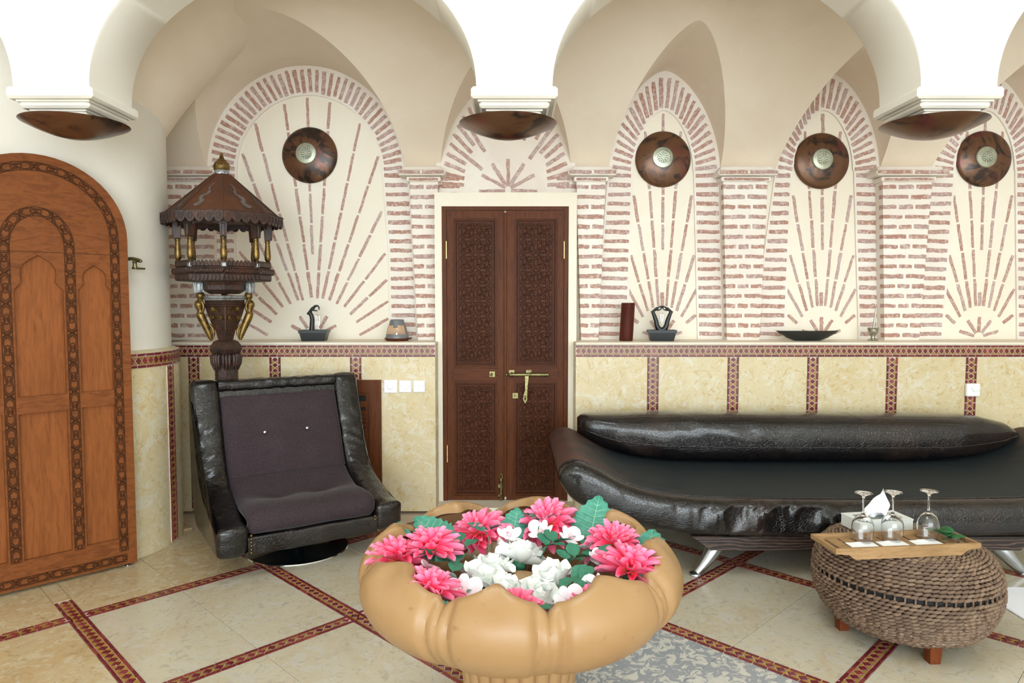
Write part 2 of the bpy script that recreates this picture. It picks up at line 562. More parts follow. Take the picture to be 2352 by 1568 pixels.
def glassm():
    m = bpy.data.materials.new('clear_glass'); m.use_nodes = True
    b = m.node_tree.nodes['Principled BSDF']
    b.inputs['Base Color'].default_value = (1, 1, 1, 1)
    b.inputs['Roughness'].default_value = 0.0
    b.inputs['Transmission Weight'].default_value = 1.0
    b.inputs['IOR'].default_value = 1.45
    return m
M_glass = glassm()
def weavem():
    q = Mat('dried_water_hyacinth', srgb(106, 84, 68), .5, spec=.45).shift()
    q.mix(srgb(158, 132, 108), q.rnd(), .3, 1.0, .6)
    q.mix(srgb(70, 50, 38), q.noise(34, 3), .46, .62, .75)
    q.mix(srgb(176, 152, 128), q.noise(55, 2), .6, .72, .5)
    q.bump(q.noise(60, 2, .5, 0, stretch=(.3, 1, 1)), .4, .003)
    return q.m
M_weave = weavem()
def glow(name, rgb, st):
    m = bpy.data.materials.new(name); m.use_nodes = True
    b = m.node_tree.nodes['Principled BSDF']
    b.inputs['Base Color'].default_value = srgb(*rgb)
    b.inputs['Emission Color'].default_value = srgb(*rgb)
    b.inputs['Emission Strength'].default_value = st
    return m
M_flame = glow('candle_flame', (255, 210, 150), 12.0)
# ================================================================ THE SETTING
YW = 5.15            # upper back wall
YD = 4.75            # face of the dado
YP = 5.03            # face of the brick pillars
ZL = 1.158           # ledge
ZS = 2.37            # springing of the vaults
PC = (-2.56, 4.14)   # axis of the rounded corner
PR = 0.503
def struct(o, label, cat): return tag(o, label, cat, kind='structure')

# ---- floor: diagonal grid of limestone slabs parted by mosaic bands
A_LINES = [-5.3, -4.01, -2.72, -1.43, -.14, 1.15, 2.43, 3.73, 5.03, 6.31, 7.60, 8.89]      # y + x = c
B_LINES = [7.66, 6.39, 5.12, 3.85, 2.58, 1.31, .04, -1.23, -2.5, -3.77, -5.04, -6.31]       # y - x = c
BW = 0.072           # band width
R2 = sqrt(2)
floor = MB().box((.6, .0, -.06), (9.2, 11.4, .08)).build('floor', M_grout)
struct(floor, 'pale limestone floor laid in a diagonal grid', 'floor')
def in_room(x, y): return -3.4 < x < 5.0 and -4.5 < y < 5.0
n_sl = 0
As = sorted(A_LINES); Bs = sorted(B_LINES)
for i in range(len(As) - 1):
    for j in range(len(Bs) - 1):
        a0, a1, b0, b1 = As[i], As[i + 1], Bs[j], Bs[j + 1]
        cx, cy = ((a0 + a1) / 2 - (b0 + b1) / 2) / 2, ((a0 + a1) / 2 + (b0 + b1) / 2) / 2
        if not in_room(cx, cy): continue
        hb = BW / 2 + .001
        # in the turned frame: p along (1,1)/r2 = a/r2 , q along (-1,1)/r2 = b/r2
        p0, p1, q0, q1 = a0 / R2 + hb, a1 / R2 - hb, b0 / R2 + hb, b1 / R2 - hb
        alt = cx < 0
        cells = [(p0, (p0 + p1) / 2, q0, q1), ((p0 + p1) / 2, p1, q0, q1)] if alt else [(p0, p1, q0, (q0 + q1) / 2), (p0, p1, (q0 + q1) / 2, q1)]
        for k, (u0, u1, w0, w1) in enumerate(cells):
            pc, qc = (u0 + u1) / 2, (w0 + w1) / 2
            x, y = (pc - qc) / R2, (pc + qc) / R2
            m = M_floor
            if qc * R2 > 5.12 or (pc * R2 < 1.15 and x < -1.6): m = M_floor_warm
            if .3 < x < 1.1 and 2.2 < y < 2.85 and pc - qc < 1.05: m = M_floor_grey
            MB().box((0, 0, -.01), (u1 - u0 - .0016, w1 - w0 - .0016, .02 + RND.uniform(-.0004, .0004)), .0012).build('slab', m, floor, T(x, y, 0) @ RZ(pi / 4))
            n_sl += 1

# ---- mosaic bands: maroon border tiles, maroon diamonds, ochre triangles between them
def tile_meshes(w, per, nm):
    """one set of tiles for a band of width w; local x along the band, y across, z out"""
    g = .0022
    core = w * .58
    hd, hx = core / 2 - g * .6, per / 2 - g
    d = MB(); t = .0035
    ring = [(-hx, 0), (0, -hd), (hx, 0), (0, hd)]
    d.add([(x, y, 0) for x, y in ring] + [(x * .9, y * .9, t) for x, y in ring], [(4, 5, 6, 7)] + [(i, (i + 1) % 4, 4 + (i + 1) % 4, 4 + i) for i in range(4)])
    bl = per * 1.4
    bw = (w - core) / 2 - g
    b = MB().add([(-bl / 2 + g, -bw / 2, 0), (bl / 2 - g, -bw / 2, 0), (bl / 2 - g, bw / 2, 0), (-bl / 2 + g, bw / 2, 0)] +
                 [((-bl / 2 + g) * .96, -bw * .42, t), ((bl / 2 - g) * .96, -bw * .42, t), ((bl / 2 - g) * .96, bw * .42, t), ((-bl / 2 + g) * .96, bw * .42, t)],
                 [(4, 5, 6, 7)] + [(i, (i + 1) % 4, 4 + (i + 1) % 4, 4 + i) for i in range(4)])
    return d.mesh('diamond_tile', M_maroon), b.mesh('border_tile', M_maroon), core, bw, bl, g, t
TRIM_N = [0]
TM = {}
def mosaic(path, out, w, per, label, keep=None, segs=None):
    """path(s) -> (point, tangent, normal out) for s in [0, L]; out = L"""
    L = out
    key = (round(w, 4), round(per, 4))
    if key not in TM: TM[key] = tile_meshes(w, per, '')
    dm, bm, core, bw, bl, g, t = TM[key]
    TRIM_N[0] += 1
    ns = max(2, int(L / .08) + 1)
    bed = MB()
    def bedp(i, sd):
        p, tg, nr = path(L * i / (ns - 1)); c = nr.cross(tg)
        return p + c * sd * w / 2
    vs = []
    for i in range(ns): vs += [bedp(i, -1), bedp(i, 1)]
    for i in range(ns):
        p, tg, nr = path(L * i / (ns - 1)); c = nr.cross(tg)
        vs += [p - c * w / 2 - nr * .006, p + c * w / 2 - nr * .006]
    N2 = ns * 2
    fs = []
    for i in range(ns - 1):
        a = i * 2
        fs += [(a, a + 2, a + 3, a + 1), (a + N2, a + N2 + 1, a + N2 + 3, a + N2 + 2), (a, a + N2, a + N2 + 2, a + 2), (a + 1, a + 3, a + N2 + 3, a + N2 + 1)]
    bed.add([tuple(v) for v in vs], fs)
    ob = bed.build('trim_%d' % TRIM_N[0], M_grout)
    struct(ob, label, 'mosaic band')
    tri = MB(); rest = MB()
    def place(mesh, s, dy, nm):
        p, tg, nr = path(s)
        c = nr.cross(tg)
        M = frame(p + c * dy, tg, c, nr)
        if keep is None or keep(p):
            inst(nm, mesh, ob, M @ RZ(RND.uniform(-.03, .03)))
        else:
            rest.add([v.co for v in mesh.vertices], [tuple(q.vertices) for q in mesh.polygons], 0, M)
    corners = []
    for sa, sb in (segs or [(0, L)]):
        n = int(round((sb - sa) / per))
        if n < 1: continue
        st_ = (sb - sa) / n
        for k in range(n): place(dm, sa + (k + .5) * st_, 0, 'diamond_tile')
        corners += [sa + k * st_ for k in range(1, n)]
        nb = max(1, int(round((sb - sa) / bl)))
        for k in range(nb):
            for sd in (-1, 1):
                place(bm, sa + (k + .5) * (sb - sa) / nb, sd * (core / 2 + g + bw / 2), 'border_tile')
    hd = core / 2
    for s0 in corners:
        p, tg, nr = path(s0)
        c = nr.cross(tg)
        M = frame(p, tg, c, nr)
        hx = per / 2 - g * 1.3
        for sd in (-1, 1):
            tr = [(-hx, sd * (hd - g * .3), 0), (hx, sd * (hd - g * .3), 0), (0, sd * g * 1.2, 0)]
            tp = [(x * .9, sd * (hd - g * .3) + (y - sd * (hd - g * .3)) * .94, t * .8) for x, y, _ in tr]
            f = [(3, 4, 5), (0, 1, 4, 3), (1, 2, 5, 4), (2, 0, 3, 5)]
            tri.add(tr + tp, f if sd < 0 else [q[::-1] for q in f], 0, M)
    if tri.v: tag(tri.build('triangle_tiles', M_ochre, ob), kind='stuff')
    if rest.v: tag(rest.build('far_tiles', M_maroon, ob), kind='stuff')
    return ob

def line_path(p0, p1, nr):
    p0, p1, nr = Vector(p0), Vector(p1), Vector(nr)
    tg = (p1 - p0).normalized()
    return (lambda s: (p0 + tg * s, tg, nr)), (p1 - p0).length

def seen_floor(p):
    x, y = p.x, p.y
    if y < 2.5 or abs(x) > .76 * y + .1: return False
    if x > .45 and y > 4.0: return False
    if y > 4.35 and x < -.5: return False
    if hypot(x - .02, y - 2.2) < .30: return False
    return True
def room_floor(x, y): return -2.95 < x < 4.4 and .3 < y < 4.72 and y - x < 5.46
BAND_LABEL = {('a', 1.15): 'broad mosaic floor band ending short of the arched door', ('a', 2.43): 'mosaic floor band running from the armchair base under the lotus bowl',
    ('a', 3.73): 'mosaic floor band from the armchair corner past the grey patched slab', ('a', 5.03): 'mosaic floor band from the sofa leg passing behind the ottoman',
    ('a', 6.31): 'mosaic floor band under the far half of the sofa', ('a', 7.60): 'mosaic floor band in the corner beyond the white mat', ('a', -.14): 'mosaic floor band in the near corner by the arched door',
    ('b', 5.12): 'mosaic floor band from the arched door foot to the armchair base', ('b', 3.85): 'mosaic floor band rising from the bottom edge towards the double door',
    ('b', 2.58): 'mosaic floor band from the lotus bowl to the aluminium sofa leg', ('b', 1.31): 'mosaic floor band running in under the woven ottoman',
    ('b', .04): 'mosaic floor band passing under the white mat', ('b', -1.23): 'mosaic floor band at the far side of the white mat', ('b', -2.5): 'mosaic floor band by the gallery end wall'}
k_ = 0
for fam, lines in (('a', As), ('b', Bs)):
    for c in lines:
        pts = []
        for q in range(0, 1200):
            t_ = -6 + q * .01
            x, y = (c / 2 - t_ / 2, c / 2 + t_ / 2) if fam == 'a' else (-c / 2 + t_ / 2, c / 2 + t_ / 2)
            if room_floor(x, y): pts.append((x, y))
        if len(pts) < 12: continue
        p0, p1 = pts[0], pts[-1]
        path, L = line_path((p0[0], p0[1], -.0012), (p1[0], p1[1], -.0012), (0, 0, 1))
        segs = None
        if fam == 'b':          # the crossing bands run through; this family stops against them
            cut = sorted((a - (p0[0] + p0[1])) / R2 for a in As)
            cut = [0.0] + [s_ for q_ in cut if BW < q_ < L - BW for s_ in (q_ - BW / 2, q_ + BW / 2)] + [L]
            segs = [(cut[q_], cut[q_ + 1]) for q_ in range(0, len(cut), 2)]
        k_ += 1
        lab = BAND_LABEL.get((fam, c), 'mosaic floor band outside the picture near %.0f m' % (c * 10))
        mosaic(path, L, BW, .044, lab, keep=seen_floor, segs=segs)

for c in (-.14, 1.15, 2.43):      # plain slabs close the strips beyond the ends of the bands
    p_, q0_, q1_ = c / R2, 5.462 / R2, 6.35 / R2
    x, y = (p_ - (q0_ + q1_) / 2) / R2, (p_ + (q0_ + q1_) / 2) / R2
    MB().box((0, 0, -.01), (BW + .0004, q1_ - q0_, .0203), .0012).build('slab', M_floor_warm, floor, T(x, y, 0) @ RZ(pi / 4))

# ---- walls of the court (mostly behind and beside the camera)
def wall_strip(mb, pts, z0, z1, th=.2, side=1):
    for (a, b) in zip(pts, pts[1:]):
        d = Vector((b[0] - a[0], b[1] - a[1], 0)).normalized()
        n = Vector((-d.y, d.x, 0)) * th * side
        q = [Vector((a[0], a[1], 0)), Vector((b[0], b[1], 0))]
        vs = [q[0], q[1], q[1] + n, q[0] + n]
        mb.add([(v.x, v.y, z0) for v in vs] + [(v.x, v.y, z1) for v in vs], [(0, 1, 5, 4), (1, 2, 6, 5), (2, 3, 7, 6), (3, 0, 4, 7), (4, 5, 6, 7), (3, 2, 1, 0)])

def pier_arc(r, a0, a1, n):
    return [(PC[0] + r * cos(lerp(a0, a1, i / n)), PC[1] + r * sin(lerp(a0, a1, i / n))) for i in range(n + 1)]
A0, A1 = -pi / 4, radians(100)
pier = pier_arc(PR, A0, A1, 40)
left_line = [(-3.6, pier[0][1] - (pier[0][0] + 3.6))] + pier + [(-2.78, 5.3)]
mb = MB()
def wall_sheet(mb, pts, z0, z1, n=1, back=.15):
    N = len(pts)
    vs = []
    for k in range(n + 1):
        vs += [(p[0], p[1], lerp(z0, z1, k / n)) for p in pts]
    fs = [(k * N + i, k * N + i + 1, (k + 1) * N + i + 1, (k + 1) * N + i) for k in range(n) for i in range(N - 1)]
    mb.add(vs, fs)
wall_sheet(mb, left_line, 0, 4.3)
wall_left = mb.build('wall_left', M_white, smooth=40)
struct(wall_left, 'smooth white plaster wall with a rounded corner beside the arched door', 'wall')
mb = MB(); wall_strip(mb, [(-3.6, left_line[0][1]), (-3.6, FILL_Y)], 0, 4.3, .2, -1)
struct(mb.build('wall_left.001', M_white), 'plain white plaster side wall of the court', 'wall')
mb = MB()
for (xa, xb, za, zb) in ((-3.6, FILL_X0, 0, 4.3), (FILL_X1, 4.9, 0, 4.3), (FILL_X0, FILL_X1, 0, FILL_Z0), (FILL_X0, FILL_X1, FILL_Z1, 4.3)):
    mb.box(((xa + xb) / 2, FILL_Y - .1, (za + zb) / 2), (xb - xa, .2, zb - za))
struct(mb.build('wall_front', M_white), 'plain white plaster wall at the near end of the court', 'wall')
mb = MB(); wall_strip(mb, [(4.9, FILL_Y), (4.9, 5.3)], 0, 4.3, .2, -1)
struct(mb.build('wall_right', M_white), 'plain white plaster wall closing the gallery past the sofa', 'wall')

# ---- court ceiling round the open roof light
mb = MB()
X0, X1, Y0, Y1 = -3.8, 5.1, FILL_Y - .2, 3.2
for (a, b, c, d) in ((X0, SKY_X0, Y0, Y1), (SKY_X1, X1, Y0, Y1), (SKY_X0, SKY_X1, Y0, SKY_Y0), (SKY_X0, SKY_X1, SKY_Y1, Y1)):
    mb.box(((a + b) / 2, (c + d) / 2, SKY_Z + .1), (b - a, d - c, .2))
struct(mb.build('ceiling', M_white), 'white court ceiling framing the open roof light', 'ceiling')

# ---- arcade with hanging capitals
AY0, AY1 = 3.07, 3.41
CX = [-3.93, -1.969, 0.01, 1.909, 3.83]
HS = .163; ZA = 2.345; RISE = .64; ZT = 4.3
mb = MB()
def soffit(x):
    for a, b in zip(CX, CX[1:]):
        l, r = a + HS, b - HS
        if l < x < r:
            c, h = (l + r) / 2, (r - l) / 2
            q = max(0.0, 1 - ((x - c) / h) ** 2)
            return ZA + RISE * q ** .5
    return ZA
cols = []
for i, c in enumerate(CX):
    cols.append(c - HS if i else c - HS)
    cols.append(c + HS)
    if i < len(CX) - 1:
        l, r = c + HS, CX[i + 1] - HS
        for k in range(1, 64):
            cols.append((l + r) / 2 - (r - l) / 2 * cos(pi * k / 64))
ch = .010
vs = []
for x in cols:
    z = soffit(x)
    vs += [(x, AY0, ZT), (x, AY0, z + ch), (x, AY0 + ch, z), (x, AY1 - ch, z), (x, AY1, z + ch), (x, AY1, ZT)]
fs = []
for i in range(len(cols) - 1):
    for k in range(5):
        a = i * 6 + k
        fs.append((a, a + 1, a + 7, a + 6))
mb.add(vs, fs)
arcade = mb.build('arcade_wall', M_white, smooth=35)
struct(arcade, 'white plaster arcade with wide arches and hanging capitals', 'arcade')
for c in CX[1:4]:
    mb = MB()
    yc = (AY0 + AY1) / 2
    hy = (AY1 - AY0) / 2
    for e, z0, z1 in ((.022, ZA - .046, ZA + .004), (-.012, ZA - .078, ZA - .048), (-.046, ZA - .108, ZA - .08)):
        mb.box((c, yc, (z0 + z1) / 2), (2 * (HS + e), 2 * (hy + e), z1 - z0), .010)
    for e, z in ((-.006, ZA - .047), (-.04, ZA - .079)):
        mb.box((c, yc, z), (2 * (HS + e), 2 * (hy + e), .012))
    mb.build('capital', M_white, arcade, smooth=30)
    MB().box((c, yc, ZA - .111), (.222, .240, .008), .002).build('recess_shade_plate', M_dark, arcade)  # thin dark plate; its colour stands for shade in the hollow underside

# ---- gallery vault: a rising cove with a pointed cross vault over every niche
#       centre x, half width, springing, rise, p, q
LUN = [(-1.478, .712, ZS, .742, 2.0, 2.0), (-.045, .478, 2.27, .74, 1.75, 1.85), (1.094, .402, ZS, .706, 1.6, 1.75),
       (2.268, .374, ZS, .690, 1.6, 1.75), (3.402, .39, ZS, .69, 1.6, 1.75)]
def lun_z(L, x):
    c, w, zs, h, p, q = L
    t = abs((x - c) / w)
    if t >= 1: return None
    return zs + h * (1 - t ** p) ** (1 / q)
def cove(d): return ZS + .86 * (1 - max(0.0, 1 - d / 1.5) ** 1.8)
def cove_inv(z):
    t = (z - ZS) / .86
    return 1.5 * (1 - (1 - t) ** (1 / 1.8)) if t > 0 else 0.0
xs = []
edges = sorted([-3.0] + [v for L in LUN for v in (L[0] - L[1], L[0], L[0] + L[1])] + [4.9])
for L in LUN:
    for k in range(0, 97):
        xs.append(L[0] - L[1] * cos(pi * k / 96))
gap = [-3.0, LUN[0][0] - LUN[0][1]]
for a, b in ((-3.0, -2.19), (-.766, -.523), (.433, .692), (1.496, 1.894), (2.642, 3.012), (3.792, 4.9)):
    for k in range(1, 16): xs.append(lerp(a, b, k / 16))
xs = sorted(set([round(x, 5) for x in xs] + [-3.0, 4.9]))
NP, NG = 7, 34
vs = []
DF = YW - AY1 + .02
for x in xs:
    z = ZS
    for L in LUN:
        q = lun_z(L, x)
        if q: z = max(z, q)
    dg = cove_inv(z)
    for k in range(NP): vs.append((x, YW - dg * k / NP, z))
    for k in range(NG + 1):
        d = lerp(dg, DF, k / NG)
        vs.append((x, YW - d, max(z, cove(d))))
N = NP + NG + 1
fs = [(i * N + k, i * N + k + 1, (i + 1) * N + k + 1, (i + 1) * N + k) for i in range(len(xs) - 1) for k in range(N - 1)]
vault = MB().add(vs, fs).build('ceiling.001', M_vault, smooth=24)
struct(vault, 'beige gallery vault with a pointed cross vault over each niche', 'vault')
# the vault also springs from the rounded corner
mb = MB()
arc = pier_arc(PR, radians(-30), radians(130), 40)
vs = []; nk = 14
for i, p in enumerate(arc):
    a = lerp(radians(-30), radians(130), i / 40)
    zs = lerp(2.56, 2.36, min(1, max(0, i / 26)))
    for k in range(nk + 1):
        z = .72 * k / nk
        d = cove_inv(ZS + z) * .62
        vs.append((p[0] + cos(a) * d, p[1] + sin(a) * d, zs + z))
fs = [(i * (nk + 1) + k, (i + 1) * (nk + 1) + k, (i + 1) * (nk + 1) + k + 1, i * (nk + 1) + k + 1) for i in range(40) for k in range(nk)]
mb.add(vs, [f for f in fs])
mb.build('corner_vault', M_vault, vault, smooth=40)

# ---- upper back wall
mb = MB()
for (a, b) in ((-3.0, -.49), (.435, 4.9)):
    mb.box(((a + b) / 2, YW + .1, 1.75), (b - a, .2, 3.5))
mb.box((-.0275, YW + .06, 2.8), (.925, .2, 1.42))
mb.box((-.0275, YW + .3, 1.0), (.925, .02, 2.2))
wall_back = mb.build('wall_back', M_cream)
struct(wall_back, 'cream plaster back wall of the gallery', 'wall')

# ---- bricks
def brick_mesh(k):
    r = random.Random(k)
    n = 5
    vs = []
    for i in range(n + 1):
        x = -.5 + i / n
        e = .03 if i in (0, n) else 0
        t0, t1 = -.5 + r.uniform(-.1, .1) + e * 2, .5 + r.uniform(-.1, .1) - e * 2
        vs += [(x, .5, t0), (x * .985, -.36, t0), (x * .975, -.5 + r.uniform(0, .04), t0 * .8), (x * .975, -.5 + r.uniform(0, .04), t1 * .8), (x * .985, -.36, t1), (x, .5, t1)]
    fs = []
    for i in range(n):
        for k2 in range(5):
            a = i * 6 + k2
            fs.append((a, a + 6, a + 7, a + 1))
    fs += [(0, 1, 2, 3, 4, 5), tuple(n * 6 + q for q in (5, 4, 3, 2, 1, 0))]
    return MB().add(vs, fs).mesh('brick', M_brick)
BRICKS = [brick_mesh(k) for k in range(6)]
PALE = []
for m_ in BRICKS:
    c_ = m_.copy(); c_.materials[0] = M_brick_pale; PALE.append(c_)
def brick(parent, cx, cz, L, th, ang=0.0, y=YW, proud=.004, depth=.03, pale=False):
    M = T(cx, y - proud + depth / 2, cz) @ RY(-ang) @ S(L, depth, th)
    return inst('brick', (PALE if pale else BRICKS)[RND.randrange(6)], parent, M)
def brick_line(parent, p0, p1, w=.021, seg=.215, y=YW, joint=.011, proud=.004):
    d = Vector((p1[0] - p0[0], p1[1] - p0[1])); L = d.length
    if L < .03: return
    n = max(1, round(L / seg)); a = atan2(d.y, d.x)
    for k in range(n):
        l = L / n - (joint if n > 1 else 0)
        s = (k + .5) * L / n
        brick(parent, p0[0] + d.x / L * s, p0[1] + d.y / L * s, l, w * RND.uniform(.88, 1.10), a + RND.uniform(-.012, .012), y, proud, .018, True)

def arch_pts(c, w, zs, h, p, q, n):
    """points at even spacing along an arch from the left springing to the right one"""
    P = []
    for k in range(401):
        x = -cos(pi * k / 400)
        P.append((c + w * x, zs + h * max(0, 1 - abs(x) ** p) ** (1 / q)))
    acc = [0.0]
    for a, b in zip(P, P[1:]): acc.append(acc[-1] + hypot(b[0] - a[0], b[1] - a[1]))
    out = []
    for k in range(n + 1):
        s = acc[-1] * k / n
        i = 0
        while i < 399 and acc[i + 1] < s: i += 1
        t = (s - acc[i]) / max(1e-9, acc[i + 1] - acc[i])
        out.append((lerp(P[i][0], P[i + 1][0], t), lerp(P[i][1], P[i + 1][1], t)))
    return out

RAISE = .016
def niche(lab, lun, inner, jl_in, jr_in, jl_out, jr_out, nring, course):
    """a ring of radiating bricks round a plaster panel, jamb courses below; inner = (c, w, zs, h, p, q);
       j*_in / j*_out: ((z, x), ...) tables of the jamb edges"""
    o = arch_pts(*lun, nring); i_ = arch_pts(*inner, nring)
    mb = MB()
    # raised lime ring and jambs
    zb = ZL
    so = arch_pts(*lun, 60); si = arch_pts(*inner, 60)
    zsL = lun[2]
    zj = [lerp(zb, zsL, k / 12) for k in range(13)]
    outer = [(interp(jl_out, z), z) for z in zj] + so[1:-1] + [(interp(jr_out, z), z) for z in zj[::-1]]
    inn = [(interp(jl_in, z), z) for z in zj] + si[1:-1] + [(interp(jr_in, z), z) for z in zj[::-1]]
    mb.plate(outer + inn[::-1], [], YW - RAISE, YW + .01)
    ob = mb.build('niche_wall', M_lime)
    struct(ob, lab, 'niche')
    for k in range(nring):
        a = ((i_[k][0] + i_[k + 1][0]) / 2, (i_[k][1] + i_[k + 1][1]) / 2)
        b = ((o[k][0] + o[k + 1][0]) / 2, (o[k][1] + o[k + 1][1]) / 2)
        d = (b[0] - a[0], b[1] - a[1]); L = hypot(*d)
        f0, f1 = RND.uniform(.06, .12), RND.uniform(.84, .92)
        brick(ob, a[0] + d[0] * (f0 + f1) / 2, a[1] + d[1] * (f0 + f1) / 2, L * (f1 - f0), RND.uniform(.024, .031), atan2(d[1], d[0]) + RND.uniform(-.02, .02), YW - RAISE, pale=True)
    n = int((zsL - zb) / course)
    for k in range(n):
        z = zb + (k + .6) * course
        for l, r in ((interp(jl_out, z), interp(jl_in, z)), (interp(jr_in, z), interp(jr_out, z))):
            l += .012; r -= .014
            brick(ob, (l + r) / 2, z, r - l, course * RND.uniform(.40, .50), RND.uniform(-.012, .012), YW - RAISE)
    return ob

# niche beside the carved stand (wide, round-headed)
COURSE = .067
c1 = -1.449
n1 = niche('wide round-headed brick sunburst niche behind the armchair', LUN[0], (-1.456, .522, 2.36, .545, 2.0, 2.0),
           ((1.16, -2.02), (2.36, -1.978)), ((1.16, -.888), (1.8, -.895), (2.36, -.934)),
           ((1.16, -2.10), (2.36, -2.19)), ((1.16, -.68), (2.25, -.73), (2.37, -.768)), 40, .067)
rr = [(-.961, 2.483, -1.334, 1.435), (-.939, 2.091, -1.281, 1.408), (-.916, 1.787, -1.227, 1.388), (-.904, 1.595, -1.188, 1.335), (-.899, 1.435, -1.142, 1.281), (-.901, 1.308, -1.116, 1.187), (-1.091, 2.717, -1.38, 1.448), (-1.306, 2.866, -1.42, 1.448)]
for (xe, ze, xs_, zs_) in rr: brick_line(n1, (xs_, zs_), (xe, ze))
for (xe, ze, xs_, zs_) in [(-1.945, 2.503, -1.554, 1.435), (-1.96, 2.10, -1.612, 1.408), (-1.985, 1.80, -1.665, 1.388), (-1.99, 1.60, -1.71, 1.335), (-2.0, 1.44, -1.755, 1.281), (-2.0, 1.31, -1.785, 1.187), (-1.848, 2.717, -1.521, 1.435), (-1.635, 2.853, -1.46, 1.455)]:
    brick_line(n1, (xs_, zs_), (xe, ze))
brick_line(n1, (-1.449, 1.767), (-1.469, 2.898))
for a in (150, 122, 58, 30): brick_line(n1, (c1 + .085 * cos(radians(a)), 1.165 + .085 * sin(radians(a))), (c1 + .19 * cos(radians(a)), 1.165 + .19 * sin(radians(a))), .026)

def narrow_niche(lab, cb, ct, lun, jamb, fan):
    """tall pointed sunburst niche; cb, ct: panel axis at the foot and at the head"""
    inner = (ct, .214, 2.36, .438, 1.7, 1.85)
    jl, jr, ol, orr = jamb
    ob = niche(lab, lun, inner, jl, jr, ol, orr, 26, .067)
    ax = lambda z: lerp(cb, ct, (z - 1.16) / 1.2)
    zf, rf = 1.20, .195
    # (end dx, end z) of the rays to one side; the nearest pair runs the whole height behind the copper dish
    for sd in (-1, 1):
        for (dx, ze, ang) in ((.128, 2.66, 9), (.212, 2.205, 22), (.232, 1.775, 36), (.250, 1.525, 52)):
            a = radians(90 - ang * sd * 1.0)
            p0 = (ax(1.3) + rf * cos(a) * .9, zf + rf * sin(a))
            brick_line(ob, p0, (ax(ze) + sd * dx, ze), .021)
        p0 = (ax(1.3) + sd * .175, 1.275)
        brick_line(ob, p0, (ax(1.3) + sd * .245, 1.335), .024)
    brick_line(ob, (ax(1.6), 1.80), (ax(2.75), 2.785), .022)
    brick_line(ob, (ax(1.4), 1.40), (ax(1.5), 1.50), .024)
    for a in fan: brick_line(ob, (ax(1.2) + .035 * cos(radians(a)), 1.172 + .035 * sin(radians(a))), (ax(1.2) + .15 * cos(radians(a)), 1.172 + .15 * sin(radians(a))), .024)
    return ob
J = lambda b, t: ((1.16, b), (2.37, t))
narrow_niche('pointed brick sunburst niche holding the two-armed hand sculpture', 1.098, 1.088, LUN[2], (J(.844, .873), J(1.353, 1.306), J(.60, .692), J(1.545, 1.496)), (14, 55, 125, 166))
narrow_niche('pointed brick sunburst niche behind the black oval dish', 2.26, 2.238, LUN[3], (J(1.993, 2.016), J(2.527, 2.459), J(1.75, 1.894), J(2.67, 2.642)), (20, 58, 90, 122, 160))
narrow_niche('last pointed brick sunburst niche beyond the mortar and pestle', 3.412, 3.402, LUN[4], (J(3.142, 3.19), J(3.683, 3.62), J(2.90, 3.012), J(3.86, 3.79)), (18, 56, 90, 124, 162))

# tympanum over the double door
YT = 5.10
mb = MB()
L = LUN[1]
so = arch_pts(L[0], L[1] + .03, L[2], L[3] + .03, L[4], L[5], 60)
mb.plate([(-.56, 2.175)] + so + [(.47, 2.175)], [], YT, YW - .03)
tym = mb.build('tympanum_wall', M_lime)
struct(tym, 'pointed brick fan lunette above the carved double door', 'lunette')
cxt, czt = -.028, 2.235
oa = arch_pts(L[0], L[1] - .02, 2.24, L[3], L[4], L[5], 26)
for k in range(26):
    b = ((oa[k][0] + oa[k + 1][0]) / 2, (oa[k][1] + oa[k + 1][1]) / 2)
    d = Vector((b[0] - cxt, b[1] - czt)); Lg = d.length; d /= Lg
    l = .19 if 4 < k < 21 else .16
    if k % 3 == 1 and 3 < k < 22: l = .30
    s = Lg - l / 2
    brick(tym, cxt + d.x * s, czt + d.y * s, l, .028, atan2(d.y, d.x), YT, pale=True)
for a in (28, 58, 90, 122, 152): brick_line(tym, (cxt + .02 * cos(radians(a)), czt + .02 * sin(radians(a))), (cxt + .215 * cos(radians(a)), czt + .215 * sin(radians(a))), .026, .4, YT)
for sd in (-1, 1): brick_line(tym, (cxt + sd * .02, 2.222), (cxt + sd * .21, 2.218), .03, .4, YT)
for z in (2.20, 2.255, 2.31):
    for sd in (-1, 1): brick(tym, cxt + sd * .42, z, .15, .028, 0, YT)

